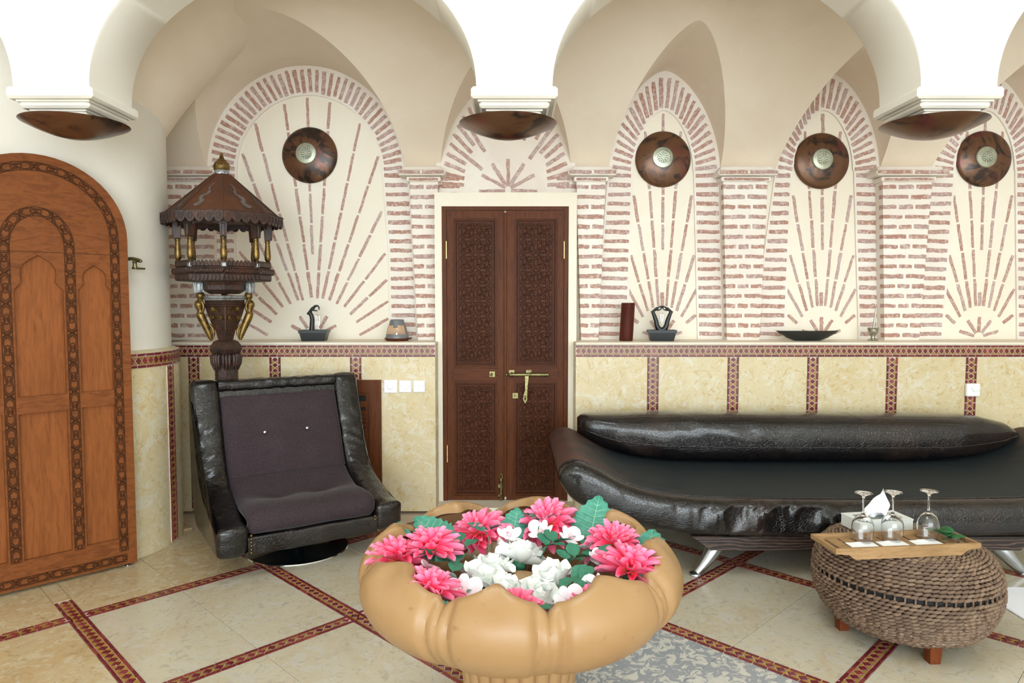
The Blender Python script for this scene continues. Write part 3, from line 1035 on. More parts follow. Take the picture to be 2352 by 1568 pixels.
# ---- brick pillars with stepped capitals
def pillar(lab, l0, l1, r0, r1, cl, cr, nb):
    """left / right x at the foot (0) and head (1); cl, cr: capital edges"""
    mb = MB()
    z0, z1 = ZL, 2.275
    vs = [(l0, YP, z0), (r0, YP, z0), (r0, YW, z0), (l0, YW, z0), (l1, YP, z1), (r1, YP, z1), (r1, YW, z1), (l1, YW, z1)]
    mb.add(vs, [(0, 1, 5, 4), (1, 2, 6, 5), (3, 0, 4, 7), (4, 5, 6, 7), (3, 2, 1, 0)])
    ob = mb.build('brick_pillar', M_lime)
    struct(ob, lab, 'pillar')
    n = int((z1 - z0) / .067)
    for k in range(n):
        z = z0 + (k + .5) * (z1 - z0) / n
        t = (z - z0) / (z1 - z0)
        l, r = lerp(l0, l1, t) - .004, lerp(r0, r1, t) + .004
        m = nb if k % 2 else nb - 1
        cuts = [0] + sorted((q + (.5 if k % 2 == 0 else 0) * 0 + RND.uniform(-.12, .12)) / m for q in range(1, m)) + [1]
        for a, b in zip(cuts, cuts[1:]):
            xa, xb = lerp(l, r, a) + (.008 if a > 0 else 0), lerp(l, r, b) - (.008 if b < 1 else 0)
            brick(ob, (xa + xb) / 2, z, xb - xa, .067 * RND.uniform(.42, .54), RND.uniform(-.008, .008), YP, .004, .05)
    cm = MB()
    cm.box(((l1 + r1) / 2, (YP + YW) / 2 - .012, 2.292), (r1 - l1 + .04, YW - YP + .024, .034), .006)
    cm.box(((cl + cr) / 2, (YP + YW) / 2 - .03, 2.334), (cr - cl, YW - YP + .06, .042), .012)
    cm.box(((cl + cr) / 2, (YP + YW) / 2 - .012, 2.366), (cr - cl - .05, YW - YP + .024, .03), .012)
    cm.build('capital', M_lime, ob, smooth=30)
    w = (cr - cl) / 2
    for q in range(2): brick(ob, cl + w * (q + .5), 2.334, w - .012, .024, 0, YP - .06, .003, .03)
    brick(ob, (l1 + r1) / 2, 2.29, r1 - l1 + .01, .020, 0, YP - .024, .003, .03)
    return ob
pillar('brick pillar at the rounded corner behind the pavilion stand', -2.50, -2.50, -2.15, -2.125, -2.52, -2.08, 3)
pillar('brick pillar between the oil burner and the double door', -.671, -.721, -.553, -.522, -.80, -.467, 2)
pillar('brick pillar between the double door and the red-brown tube', .494, .455, .616, .658, .394, .733, 2)
pillar('brick pillar between the hand sculpture and black dish niches', 1.536, 1.49, 1.766, 1.80, 1.44, 1.86, 3)
pillar('brick pillar behind the mortar and pestle', 2.661, 2.614, 2.907, 2.961, 2.543, 3.052, 3)
pillar('brick pillar past the last niche', 3.86, 3.81, 4.10, 4.14, 3.74, 4.22, 3)

# ---- dado: limestone panels, ledge and mosaic
STL = [-2.152, -1.602, -1.057]
STR = [.954, 1.496, 2.034, 2.57, 3.106, 3.645]
SW = .073
def dado(lab, x0, x1, strips, end_l, end_r):
    core = MB().box(((x0 + x1) / 2, (YD + .03 + YW + .02) / 2, .57), (x1 - x0, YW + .02 - YD - .03, 1.14))
    ob = core.build('dado_wall', M_dado)
    struct(ob, lab, 'dado')
    zt, zb = 1.138, .0
    z1 = 1.062
    edges = [x0] + [s for c in strips for s in (c - SW / 2, c + SW / 2)] + [x1]
    for k in range(0, len(edges), 2):
        a, b = edges[k], edges[k + 1]
        if b - a < .02: continue
        MB().box(((a + b) / 2, YD + .0155, z1 / 2), (b - a - .003, .031, z1 - .002), .0015).build('panel', M_dado, ob)
    led = MB().box(((x0 + x1) / 2, (YD - .004 + YW) / 2, ZL - .010), (x1 - x0 + .004, YW - YD + .004, .020), .008)
    led.build('ledge', M_cream, ob, smooth=30)
    path, L = line_path((x0, YD, 1.100), (x1, YD, 1.100), (0, -1, 0))
    mosaic(path, L, .074, .0365, 'mosaic band under the ledge ' + end_l)
    for k, c in enumerate(strips):
        path, L = line_path((c, YD + .001, .02), (c, YD + .001, 1.060), (0, -1, 0))
        kp = (lambda p: p.z > .62) if x0 > 0 else ((lambda p: p.z > .80))
        mosaic(path, L, .070, .0365, end_r[k], keep=kp)
    return ob
dado('limestone dado under the ledge between the corner and the double door', -2.3, -.517, STL, 'between the corner and the double door',
     ['vertical mosaic strip beside the rounded corner, left of the carved stand', 'vertical mosaic strip rising behind the top of the armchair', 'vertical mosaic strip above the wooden vent frame'])
dado('limestone dado behind the long leather sofa', .429, 4.2, STR, 'behind the sofa',
     ['first vertical mosaic strip from the double door behind the sofa', 'second vertical mosaic strip from the double door behind the sofa', 'third vertical mosaic strip from the double door behind the sofa',
      'fourth vertical mosaic strip from the double door behind the sofa', 'vertical mosaic strip carrying the white thermostat', 'vertical mosaic strip past the end of the sofa'])
# rounded corner dado
RD = .545
def corner_path(s):
    a = A0 + s / RD
    return Vector((PC[0] + RD * cos(a), PC[1] + RD * sin(a), 0)), Vector((-sin(a), cos(a), 0)), Vector((cos(a), sin(a), 0))
mb = MB()
arcp = pier_arc(RD - .002, A0 - .0, radians(95), 30)
st = (arcp[0][0] - 1.45, arcp[0][1] - 1.45)
line = [st] + arcp + [(-2.7, 4.8)]
wall_sheet(mb, line, 0, 1.148)
top = [(p[0], p[1], 1.148) for p in line]; inn_ = [(st[0] - .05, st[1] + .05, 1.165)] + [(p[0], p[1], 1.165) for p in pier_arc(PR - .005, A0, radians(95), 30)] + [(-2.75, 4.8, 1.165)]
n_ = len(top)
mb.add(top + inn_, [(i, i + 1, n_ + i + 1, n_ + i) for i in range(n_ - 1)])
dc = mb.build('dado_wall.002', M_dado, smooth=40)
struct(dc, 'limestone dado wrapping the rounded corner beside the arched door', 'dado')
path = lambda s: (lambda q: (q[0] + Vector((0, 0, 1.105)), q[1], q[2]))(corner_path(s))
mosaic(path, RD * radians(125), .080, .040, 'mosaic band curving round the plaster corner by the arched door')
pa = corner_path(0)[0] + Vector((0, 0, 1.105))
path, L = line_path(pa - Vector((1.42, 1.42, 0)), pa - Vector((.62, .62, 0)), Vector((1, -1, 0)).normalized())
mosaic(path, L, .080, .040, 'mosaic band on the splayed wall on the near side of the arched door')
sv = RD * (radians(0) - A0)
pt, tg, nr = corner_path(sv)
path, L = line_path(pt + Vector((0, 0, .01)), pt + Vector((0, 0, 1.062)), nr)
mosaic(path, L, .074, .0365, 'vertical mosaic strip on the rounded corner between the arched door and armchair', keep=lambda p: p.z > .25)
# ================================================================ DOORS
def rect(x0, x1, z0, z1): return [(x0, z0), (x1, z0), (x1, z1), (x0, z1)]

# ---- carved double door
d1 = empty('door_1', (-.047, 4.94, 0))
struct(d1, 'carved dark mahogany double door with brass slide bolt', 'door')
W2, HD = .440, 2.09
mb = MB()
mb.plate(rect(-W2 - .0, W2 + .0, 0.0, HD), [rect(-W2 + .030, W2 - .030, -.001 + .002, HD - .024)], -.012, .07)
mb.build('frame', M_mah_v, d1)
mb = MB()
mb.box((0, -.06, .012), (.97, .26, .024), .004)
mb.build('threshold', M_cream, d1)
mb = MB()   # plaster reveal and lintel round the opening
mb.plate(rect(-.489, .496, 0.0, 2.185), [rect(-W2, W2, -.0005 + .001, HD)], -.022, .2)
mb.build('plaster_surround', M_cream, d1)
def strip_seg(mb, a, b, w, h, y, mi=0):
    """raised rounded strip between two points of a panel (x, z)"""
    a = Vector((a[0], 0, a[1])); b = Vector((b[0], 0, b[1]))
    d = b - a
    if d.length < 1e-6: return
    d.normalize(); c = Vector((d.z, 0, -d.x)) * w / 2
    a = a - d * w * .2; b = b + d * w * .2
    o = Vector((0, y, 0)); t = Vector((0, -h, 0))
    vs = [a - c + o, b - c + o, b + c + o, a + c + o, a - c * .45 + o + t, b - c * .45 + o + t, b + c * .45 + o + t, a + c * .45 + o + t]
    fs = [(4, 5, 6, 7), (0, 1, 5, 4), (2, 3, 7, 6), (1, 2, 6, 5), (3, 0, 4, 7)]
    fs = [f[::-1] for f in fs]
    mb.add([tuple(v) for v in vs], fs, mi)
CELL = [
    [(.22, 0), (.34, .13), (.66, .13), (.78, 0), (.66, -.13), (.34, -.13), (.22, 0)],
    [(0, .24), (.12, .36), (.12, .64), (0, .76), (-.12, .64), (-.12, .36), (0, .24)],
    [(.5, .13), (.62, .26), (.36, .44), (.5, .5), (.64, .56), (.38, .74), (.5, .87)],
    [(.12, .5), (.24, .38), (.42, .64), (.5, .5), (.58, .36), (.76, .62), (.88, .5)],
    [(.12, .36), (.24, .22), (.34, .13)], [(.88, .36), (.76, .22), (.66, .13)],
    [(.12, .64), (.24, .78), (.34, .87)], [(.88, .64), (.76, .78), (.66, .87)],
    [(.24, .22), (.36, .34), (.36, .44)], [(.76, .78), (.64, .66), (.64, .56)],
    [(.24, .78), (.38, .66), (.42, .64)], [(.76, .22), (.62, .34), (.58, .36)],
    [(0, -.24), (.1, -.1), (.22, 0), (.1, .1), (0, .24)], [(1, -.24), (.9, -.1), (.78, 0), (.9, .1), (1, .24)],
]
def clip(a, b, x0, x1, z0, z1):
    t0, t1 = 0.0, 1.0
    dx, dz = b[0] - a[0], b[1] - a[1]
    for p, q in ((-dx, a[0] - x0), (dx, x1 - a[0]), (-dz, a[1] - z0), (dz, z1 - a[1])):
        if abs(p) < 1e-9:
            if q < 0: return None
        else:
            r = q / p
            if p < 0: t0 = max(t0, r)
            else: t1 = min(t1, r)
    if t0 >= t1: return None
    return (a[0] + dx * t0, a[1] + dz * t0), (a[0] + dx * t1, a[1] + dz * t1)
def carved_panel(parent, x0, x1, z0, z1, y):
    mb = MB()
    mb.box(((x0 + x1) / 2, y + .008, (z0 + z1) / 2), (x1 - x0, .016, z1 - z0), .003)
    e = .016
    a0, a1, c0, c1_ = x0 + e, x1 - e, z0 + e, z1 - e
    cw = (a1 - a0) / 2.16; chh = .1075
    nzc = max(1, round((c1_ - c0) / chh)); chh = (c1_ - c0) / nzc
    for j in range(nzc + 1):
        for i in range(-1, 3):
            for pl in CELL:
                for p, q in zip(pl, pl[1:]):
                    A = (a0 + (i + .08 + p[0]) * cw, c0 + (j + p[1]) * chh); B = (a0 + (i + .08 + q[0]) * cw, c0 + (j + q[1]) * chh)
                    cl = clip(A, B, a0, a1, c0, c1_)
                    if cl: strip_seg(mb, cl[0], cl[1], .0112, .0070, y)
    for A, B in (((a0, c0), (a1, c0)), ((a0, c1_), (a1, c1_)), ((a0, c0), (a0, c1_)), ((a1, c0), (a1, c1_))):
        strip_seg(mb, A, B, .008, .005, y)
    return mb.build('carved_panel', M_mah_c, parent)
for sd in (-1, 1):
    lf = empty('leaf', (0, 0, 0), 0, d1)
    xi, xo = sd * .006, sd * (W2 - .032)
    l, r = min(xi, xo), max(xi, xo)
    z0, z1 = .026, HD - .027
    hl, hr = l + .052, r - .056
    if sd > 0: hl, hr = l + .062, r - .048
    hu, hd_ = (.978, 2.005), (.06, .866)
    mb = MB()
    mb.plate(rect(l, r, z0, z1), [rect(hl, hr, *hu), rect(hl, hr, *hd_)], .0, .038)
    mb.build('stile', M_mah_v, lf)
    # moulding steps
    mm = MB()
    for zz in (hu, hd_):
        mm.plate(rect(hl - .010, hr + .010, zz[0] - .010, zz[1] + .010), [rect(hl - .002, hr + .002, zz[0] - .002, zz[1] + .002)], -.005, .002, back=False)
        mm.plate(rect(hl, hr, zz[0], zz[1]), [rect(hl + .009, hr - .009, zz[0] + .009, zz[1] - .009)], .010, .03, back=False)
        mm.box(((hl + hr) / 2, .032, (zz[0] + zz[1]) / 2), (hr - hl, .008, zz[1] - zz[0]))
    mm.build('moulding', M_mah_h, lf)
    rl = MB().box(((hl + hr) / 2, -.0005, (hu[0] + hd_[1]) / 2), (hr - hl + .03, .003, hu[0] - hd_[1] - .024), .001)
    rl.build('lock_rail', M_mah_h, lf)
    for zz in (hu, hd_):
        carved_panel(lf, hl + .016, hr - .016, zz[0] + .016, zz[1] - .016, .014)
    pg = MB()
    for px, pz in ((l + .025, z1 - .03), (r - .025, z1 - .03), (r - .03 if sd > 0 else l + .03, .93), (r - .035 if sd > 0 else l + .035, .90)):
        pg.lathe([(.005, 0), (.004, .002)], 8, T(px, .001, pz) @ RX(pi / 2))
    pg.build('peg', M_dark, lf)
    for hz in (1.79, .36):
        hg = MB()
        for q in range(3): hg.lathe([(.0055, -.019), (.0055, .019)], 10, T(sd * (W2 - .031), -.014, hz + (q - 1) * .040))
        hg.lathe([(.0045, 0), (.001, .008)], 8, T(sd * (W2 - .031), -.014, hz + .060))
        hg.build('hinge', M_brass_new, lf, smooth=30)
MB().box((.0, -.006, 1.05), (.020, .014, 2.0), .004).build('astragal', M_mah_v, d1)
# brass slide bolt and its plates
bolt = empty('slide_bolt', (0, 0, 0), 0, d1)
bz = .922
mb = MB()
P = [(.002, .0035), (.006, .010), (.012, .010), (.016, .005), (.022, .011), (.028, .006), (.032, .012), (.04, .0135), (.06, .0135), (.21, .0125), (.22, .0135), (.27, .0135), (.272, .011), (.278, .011), (.280, .0135), (.288, .0135), (.29, .011), (.294, .0125), (.302, .0125), (.306, .004)]
mb.lathe([(r, z) for z, r in P], 14, T(0, -.026, bz) @ RY(pi / 2))
mb.build('bolt_rod', M_brass, bolt, smooth=35)
def star_plate(s, ym=-.006):
    q = []
    for k in range(16):
        a = 2 * pi * k / 16 + pi / 4
        q.append((cos(a) * s * (1.0, .78, .70, .78)[k % 4], sin(a) * s * (1.0, .78, .70, .78)[k % 4]))
    return q
for nm, x, z in (('keeper_plate', -.092, bz + .002), ('bolt_plate', .045, bz + .012), ('bolt_plate', .165, bz + .012), ('keyhole_plate', .070, .772)):
    mb = MB(); pl = star_plate(.0265)
    hole = [(.006 * cos(a * pi / 4) - .002, .009 * sin(a * pi / 4)) for a in range(8)] if nm != 'bolt_plate' else None
    mb.plate([(x + p, z + q) for p, q in pl], [[(x + p, z + q) for p, q in hole]] if hole else [], -.008, .0)
    if hole: mb.box((x, .001, z), (.02, .003, .024))
    if nm == 'keeper_plate': mb.sphere((x - .006, -.012, z - .004), .010, 10, 8)
    mb.build(nm, M_brass, bolt, smooth=30)
for x in (.045, .178):
    mb = MB(); mb.tube([(x + .0, -.026 + .0165 * cos(a), bz + .0165 * sin(a)) for a in [2 * pi * k / 14 for k in range(15)]], .004, 6)
    mb.build('bolt_loop', M_brass, bolt, smooth=60)
mb = MB()
hp = [(.150, -.034, bz - .004, .014), (.149, -.036, bz - .05, .0105), (.146, -.038, bz - .11, .008), (.142, -.038, bz - .135, .012), (.139, -.038, bz - .152, .014)]
for (a, b) in zip(hp, hp[1:]):
    mb.add([(a[0] - a[3], a[1], a[2]), (a[0] + a[3], a[1], a[2]), (b[0] + b[3], b[1], b[2]), (b[0] - b[3], b[1], b[2]), (a[0] - a[3], a[1] + .006, a[2]), (a[0] + a[3], a[1] + .006, a[2]), (b[0] + b[3], b[1] + .006, b[2]), (b[0] - b[3], b[1] + .006, b[2])],
           [(3, 2, 1, 0), (4, 5, 6, 7), (0, 4, 7, 3), (1, 2, 6, 5)])
ring = [(.139 + (.014 + .001) * cos(t), bz - .168 + .022 * sin(t)) for t in [2 * pi * k / 18 for k in range(18)]]
ring[13] = (ring[13][0], ring[13][1] - .010); ring[14] = (ring[14][0], ring[14][1] - .010)
mb.plate(ring, [[(.139 + .0055 * cos(t), bz - .168 + .011 * sin(t)) for t in [2 * pi * k / 12 for k in range(12)]]], -.038, -.032)
mb.build('hasp', M_brass, bolt, smooth=40)
fb = empty('foot_bolt', (0, 0, 0), 0, d1)
mb = MB()
mb.lathe([(.008, 0), (.010, .005), (.008, .03), (.011, .035), (.007, .04), (.007, .10), (.011, .105), (.008, .11), (.005, .13), (.009, .14), (.006, .15)], 10, T(-.03, -.022, .03))
mb.tube([(-.03 + .009 * cos(a), -.022, .20 + .019 * sin(a)) for a in [2 * pi * k / 16 for k in range(17)]], .003, 6)
mb.box((-.035, -.008, .13), (.035, .008, .03), .003); mb.box((-.035, -.008, .06), (.03, .008, .02), .003)
mb.build('foot_bolt_rod', M_brass, fb, smooth=35)

# ---- arched cedar door on the splayed wall
d2 = empty('door_2', (-2.06, 3.77, .016), pi / 4)
struct(d2, 'arched honey-brown cedar door with carved interlace bands', 'door')
CXD = -.392; HWD = .408; ZSP = 1.742; HT = 2.140
def arch_outline(c, w, zs, zt, z0, n=28, inset=0.0):
    w -= inset; zt -= inset
    return [(c - w, z0), (c + w, z0)] + [(c + w * cos(pi * k / n), zs + (zt - zs) * sin(pi * k / n)) for k in range(n + 1)]
def ogee(c, w, z0, zs, zt):
    """ogee-headed panel: straight sides, small shoulders, horseshoe lobe and a point"""
    h = zt - zs
    R_ = [(w, 0), (w, .0), (w * .78, .16), (w * .70, .22), (w * .74, .42), (w * .72, .60), (w * .55, .78), (w * .28, .90), (0, 1.0)]
    right = [(c + x, zs + h * t) for x, t in R_[1:]]
    left = [(c - x, zs + h * t) for x, t in R_[1:-1]][::-1]
    return [(c - w, z0), (c + w, z0)] + right + left
hw1, hw2 = .104, .0755
cR = -.147; cL = 2 * CXD - cR
holes = [ogee(CXD, hw1, .952, 1.475, 1.648), rect(CXD - hw1, CXD + hw1, .140, .868)]
for c in (cR, cL): holes += [ogee(c, hw2, .952, 1.478, 1.606), rect(c - hw2, c + hw2, .146, .874)]
mb = MB().plate(arch_outline(CXD, HWD, ZSP, HT, 0), holes, 0, .04)
mb.build('door_frame_work', M_oak_h, d2)
for c, w in ((CXD, hw1), (cR, hw2), (cL, hw2)):
    for z0, z1 in ((.93, 1.67 if w > .1 else 1.63), (.125, .885)):
        MB().box((c, .026, (z0 + z1) / 2), (w * 2 + .03, .016, z1 - z0), .003).build('panel', M_oak_v, d2)
mb = MB()
for z in (1.663,): mb.box((CXD, -.0005, z), (HWD * 2 - .17, .0015, .003))
mb.build('tympanum_joint', M_oak_c, d2)
# carved bands: interlaced strapwork on a path
def band_path(pts):
    P = [Vector((p[0], p[1])) for p in pts]
    acc = [0.0]
    for a, b in zip(P, P[1:]): acc.append(acc[-1] + (b - a).length)
    def f(s, t):
        s = min(max(s, 0), acc[-1]); i = 0
        while i < len(P) - 2 and acc[i + 1] < s: i += 1
        d = (P[i + 1] - P[i]).normalized()
        q = P[i] + d * (s - acc[i])
        return (q.x - d.y * t, q.y + d.x * t)
    return f, acc[-1]
def carve(path, L, w, unit):
    n = max(1, round(L / unit)); u = L / n
    hw = w / 2
    for k in range(n):
        s0 = k * u
        mb = MB()
        def pt(a, b): return path(s0 + a * u, b * hw)
        def strip(pl, ww=.0052, h=.0045):
            for p, q in zip(pl, pl[1:]): strip_seg(mb, pt(*p), pt(*q), ww, h, .0)
        # border lines
        strip([(0, 1), (.25, 1), (.5, 1), (.75, 1), (1, 1)], .004, .003)
        strip([(0, -1), (.25, -1), (.5, -1), (.75, -1), (1, -1)], .004, .003)
        # two pointed cartouches facing each other over a saltire, with a knot between units
        for m in (1, -1):
            f = lambda a: .5 + m * (a - .5)
            strip([(f(.16), .0), (f(.12), .35), (f(.17), .72), (f(.32), .72), (f(.42), 0), (f(.32), -.72), (f(.17), -.72), (f(.12), -.35), (f(.16), .0)])
            strip([(f(0), .62), (f(.06), .2), (f(.11), .9)]); strip([(f(0), -.62), (f(.06), -.2), (f(.11), -.9)])
            strip([(f(0), .0), (f(.05), .55)], .004); strip([(f(0), .0), (f(.05), -.55)], .004)
        strip([(.36, .98), (.5, 0), (.64, -.98)], .0055, .0055); strip([(.36, -.98), (.5, 0), (.64, .98)], .0055, .0055)
        strip([(.40, .98), (.5, .3), (.60, .98)], .0038); strip([(.40, -.98), (.5, -.3), (.60, -.98)], .0038)
        mb.build('carving', M_oak_c, d2)
ins = .064
n = 40
outer_path = [(CXD + HWD - ins, .075), (CXD + HWD - ins, ZSP)] + [(CXD + (HWD - ins) * cos(pi * k / n), ZSP + (HT - ZSP - ins + .004) * sin(pi * k / n)) for k in range(1, n)] + [(CXD - HWD + ins, ZSP), (CXD - HWD + ins, .075)]
f, L = band_path(outer_path); carve(f, L, .040, .152)
ri = .137
inner_path = [(CXD + ri, .135), (CXD + ri, 1.69)] + [(CXD + ri * cos(pi * k / n), 1.69 + .172 * sin(pi * k / n)) for k in range(1, n)] + [(CXD - ri, 1.69), (CXD - ri, .135)]
f, L = band_path(inner_path); carve(f, L, .044, .152)
f, L = band_path([(CXD - HWD + .05, .036), (CXD + HWD - .05, .036)]); carve(f, L, .040, .152)
MB().lathe([(.012, 0), (.014, .004), (.010, .01), (.004, .012)], 10, T(-.03, .015, -.016)).build('foot_pad', M_steel, d2, smooth=40)
# ================================================================ FURNITURE
# ---- swivel armchair
ach = empty('armchair', (-1.247, 4.025, 0), radians(33))
tag(ach, 'low swivel armchair in black crocodile leather with plum grey cushions', 'armchair')
YF = -.36                                     # front of the chair in its own frame
ARM = [(.0, .285), (.10, .297), (.20, .32), (.30, .352), (.40, .392), (.47, .44), (.53, .53), (.58, .64), (.635, .79), (.685, .93), (.715, .965), (.76, .968), (.79, .94)]
BACK = [(.80, .88), (.79, .6), (.76, .35), (.71, .2), (.62, .135)]
BOT = [(.06, .130), (.02, .140), (.0, .17)]
side_prof = [tuple(p) for p in catmull([(0, .21)] + ARM, 8)] + [tuple(p) for p in catmull([BACK[0]] + BACK[1:], 3)] + BOT
def arm_mesh(x0, x1, sd):
    """arm: profile swept across its width with soft edges and leather folds"""
    mb = MB()
    n = len(side_prof); cx = sum(p[0] for p in side_prof) / n; cz = sum(p[1] for p in side_prof) / n
    nrm = []
    for i in range(n):
        a, b = side_prof[i - 1], side_prof[(i + 1) % n]
        d = Vector((b[0] - a[0], b[1] - a[1])).normalized()
        nrm.append((d.y, -d.x))
    steps = [(0.0, -.022), (.05, -.010), (.13, -.002), (.21, .001), (.3, .003), (.4, .0045), (.5, .005), (.6, .0045), (.7, .003), (.79, .001), (.87, -.002), (.95, -.010), (1.0, -.022)]
    vs = []
    for t, off in steps:
        x = lerp(x0, x1, t)
        for i, p in enumerate(side_prof):
            y, z = p
            front = z > .25 and y < .72 and i < len(side_prof) * .7
            w = 0.0
            if .42 < z < .86 and front:
                g_ = math.exp(-((z - .62) / .16) ** 2); w = g_ * (.017 * nz(x * 5 + sd * 3, z * 38 + x * 20 * sd, 1.7) + .007 * nz(x * 12, z * 85 - x * 30, 4.1))
            elif front: w = .003 * nz(x * 14, y * 24, z * 20)
            o = -off - w
            vs.append((x, YF + y + nrm[i][0] * o, z + nrm[i][1] * o))
    fs = []
    m = len(steps)
    for j in range(m - 1):
        for i in range(n):
            k = (i + 1) % n
            fs.append((j * n + i, (j + 1) * n + i, (j + 1) * n + k, j * n + k))
    fs += [tuple(range(n)), tuple((m - 1) * n + i for i in range(n))[::-1]]
    mb.add(vs, fs)
    return mb
# normals point outwards when the profile runs counter-clockwise seen from +x; orientation is irrelevant for shading here
for sd in (-1, 1):
    x0, x1 = (-.5, -.345) if sd < 0 else (.345, .5)
    am = arm_mesh(x0, x1, sd).build('arm', M_croc, ach, smooth=50)
    pw = MB()
    xx = sd * .499
    pw.tube([(xx - sd * .010, YF + p[0] + (.004 if p[1] < .3 else .006), p[1] - (.008 if p[0] < .5 else .003)) for p in ARM], .0028, 5)
    pw.build('piping', M_croc, am, smooth=60)
# top rail, back shell and apron
def soft_box(mb, c, d, r, nx=24, amp=0.0, fx=10, M=None):
    """box with a rounded square section swept along x"""
    prof = []
    hy, hz = d[1] / 2, d[2] / 2
    for q, (sy, sz) in enumerate(((1, 1), (-1, 1), (-1, -1), (1, -1))):
        for k in range(5):
            a = pi / 2 * (k / 4) + q * pi / 2
            prof.append((sy * (hy - r) + r * cos(a), sz * (hz - r) + r * sin(a)))
    n = len(prof); vs = []
    for i in range(nx + 1):
        x = lerp(-d[0] / 2, d[0] / 2, i / nx)
        for y, z in prof:
            w = amp * nz(x * fx, y * 30, z * 30)
            vs.append((c[0] + x, c[1] + y * (1 + w / max(hy, .01)), c[2] + z * (1 + w / max(hz, .01))))
    fs = [(i * n + k, (i + 1) * n + k, (i + 1) * n + (k + 1) % n, i * n + (k + 1) % n) for i in range(nx) for k in range(n)]
    fs = [f[::-1] for f in fs]
    fs += [tuple(range(n)), tuple(nx * n + k for k in range(n))[::-1]]
    mb.add(vs, fs, 0, M)
mb = MB(); soft_box(mb, (0, YF + .735, .935), (.70, .10, .066), .024, 40, .006, 26)
mb.build('top_rail', M_croc, ach, smooth=60)
mb = MB()
mb.add([(x, YF + y, z) for x in (-.35, .35) for y, z in ((.70, .91), (.77, .93), (.79, .6), (.76, .35), (.71, .2), (.60, .14), (.52, .18), (.58, .4), (.64, .62))],
       [(i, i + 1, 9 + i + 1, 9 + i) for i in range(8)] + [(8, 0, 9, 17)])
mb.build('back_shell', M_croc, ach, smooth=40)
mb = MB(); soft_box(mb, (0, YF + .048, .180), (.70, .085, .10), .014, 30, .003, 12)
mb.box((0, YF + .33, .16), (.69, .50, .05), .01)
mb.build('apron', M_croc, ach, smooth=60)
# cushions
def cushion(path, th, x0, x1, name, dent, nx=36):
    """pad whose top follows path [(y, z)] and is th thick"""
    P = [tuple(p) for p in catmull(path, 6)]
    n = len(P); vs = []
    top = []; bot = []
    for i in range(n):
        a, b = P[max(i - 1, 0)], P[min(i + 1, n - 1)]
        d = Vector((b[0] - a[0], b[1] - a[1])).normalized()
        top.append((P[i][0], P[i][1])); bot.append((P[i][0] + d.y * th, P[i][1] - d.x * th))
    loop_n = 2 * n
    for k in range(nx + 1):
        t = k / nx; x = lerp(x0, x1, t)
        e = min(t, 1 - t) * nx
        s = {0: .30, 1: .12, 2: .04, 3: .01}.get(int(round(e)), 0)
        for i in range(n):
            f = i / (n - 1)
            q = max(s, .10 * max(0, 1 - min(f, 1 - f) * 9))
            w = dent(x, f)
            vs.append((x, YF + lerp(top[i][0], bot[i][0], q) , lerp(top[i][1], bot[i][1], q) + w))
        for i in range(n - 1, -1, -1):
            q = s * .8
            vs.append((x, YF + lerp(bot[i][0], top[i][0], q), lerp(bot[i][1], top[i][1], q)))
    fs = [(k * loop_n + i, k * loop_n + (i + 1) % loop_n, (k + 1) * loop_n + (i + 1) % loop_n, (k + 1) * loop_n + i) for k in range(nx) for i in range(loop_n)]
    fs += [tuple(range(loop_n))[::-1], tuple(nx * loop_n + i for i in range(loop_n))]
    return MB().add(vs, fs).build(name, M_plum, ach, smooth=60)
def dent_seat(x, f):
    w = .006 * nz(x * 5, f * 6, .3)
    for cx in (-.12, .12): w -= .030 * math.exp(-((x - cx) / .10) ** 2 - ((f - .72) / .10) ** 2)
    return w - .010 * math.exp(-((f - .70) / .12) ** 2) - .014 * max(0, (f - .93) / .07) ** 2
cushion([(.035, .225), (.005, .255), (.0, .305), (.03, .348), (.10, .368), (.22, .372), (.33, .378), (.43, .405), (.50, .452)], .085, -.342, .342, 'seat_cushion', dent_seat)
BTN = [(-.125, .665), (.125, .665)]
def dent_back(x, f):
    w = .004 * nz(x * 6, f * 7, 5.3)
    for cx, cz in BTN: w -= .028 * math.exp(-(((x - cx) / .05) ** 2 + ((f - .55) / .09) ** 2))
    return w
bc = cushion([(.475, .44), (.505, .50), (.545, .61), (.600, .74), (.645, .84), (.662, .880)], .075, -.342, .342, 'back_cushion', dent_back)
for cx, cz in BTN:
    MB().sphere((0, 0, 0), .012, 12, 8, sc=(1, .8, 1)).build('button', M_chrome, ach, T(cx, YF + .552, cz) , smooth=180)
for sd in (-1, 1):
    for k in range(6 if sd < 0 else 2):
        MB().sphere((0, 0, 0), .0075, 8, 6).build('stud', M_gold, ach, T(sd * .335 - .0, YF + .002, .150 + .018 * k + (.06 if sd > 0 else 0)), smooth=180)
mb = MB()
mb.lathe([(.27, 0), (.285, .003), (.285, .010), (.10, .022), (.045, .03), (.04, .135), (.2, .14)], 48, T(0, .0, 0.001))
mb.build('swivel_base', M_blackgloss, ach, smooth=35)
MB().lathe([(.286, .0), (.289, .004), (.286, .009)], 48, T(0, 0, .001), ca=False).build('base_rim', M_chrome, ach, smooth=60)

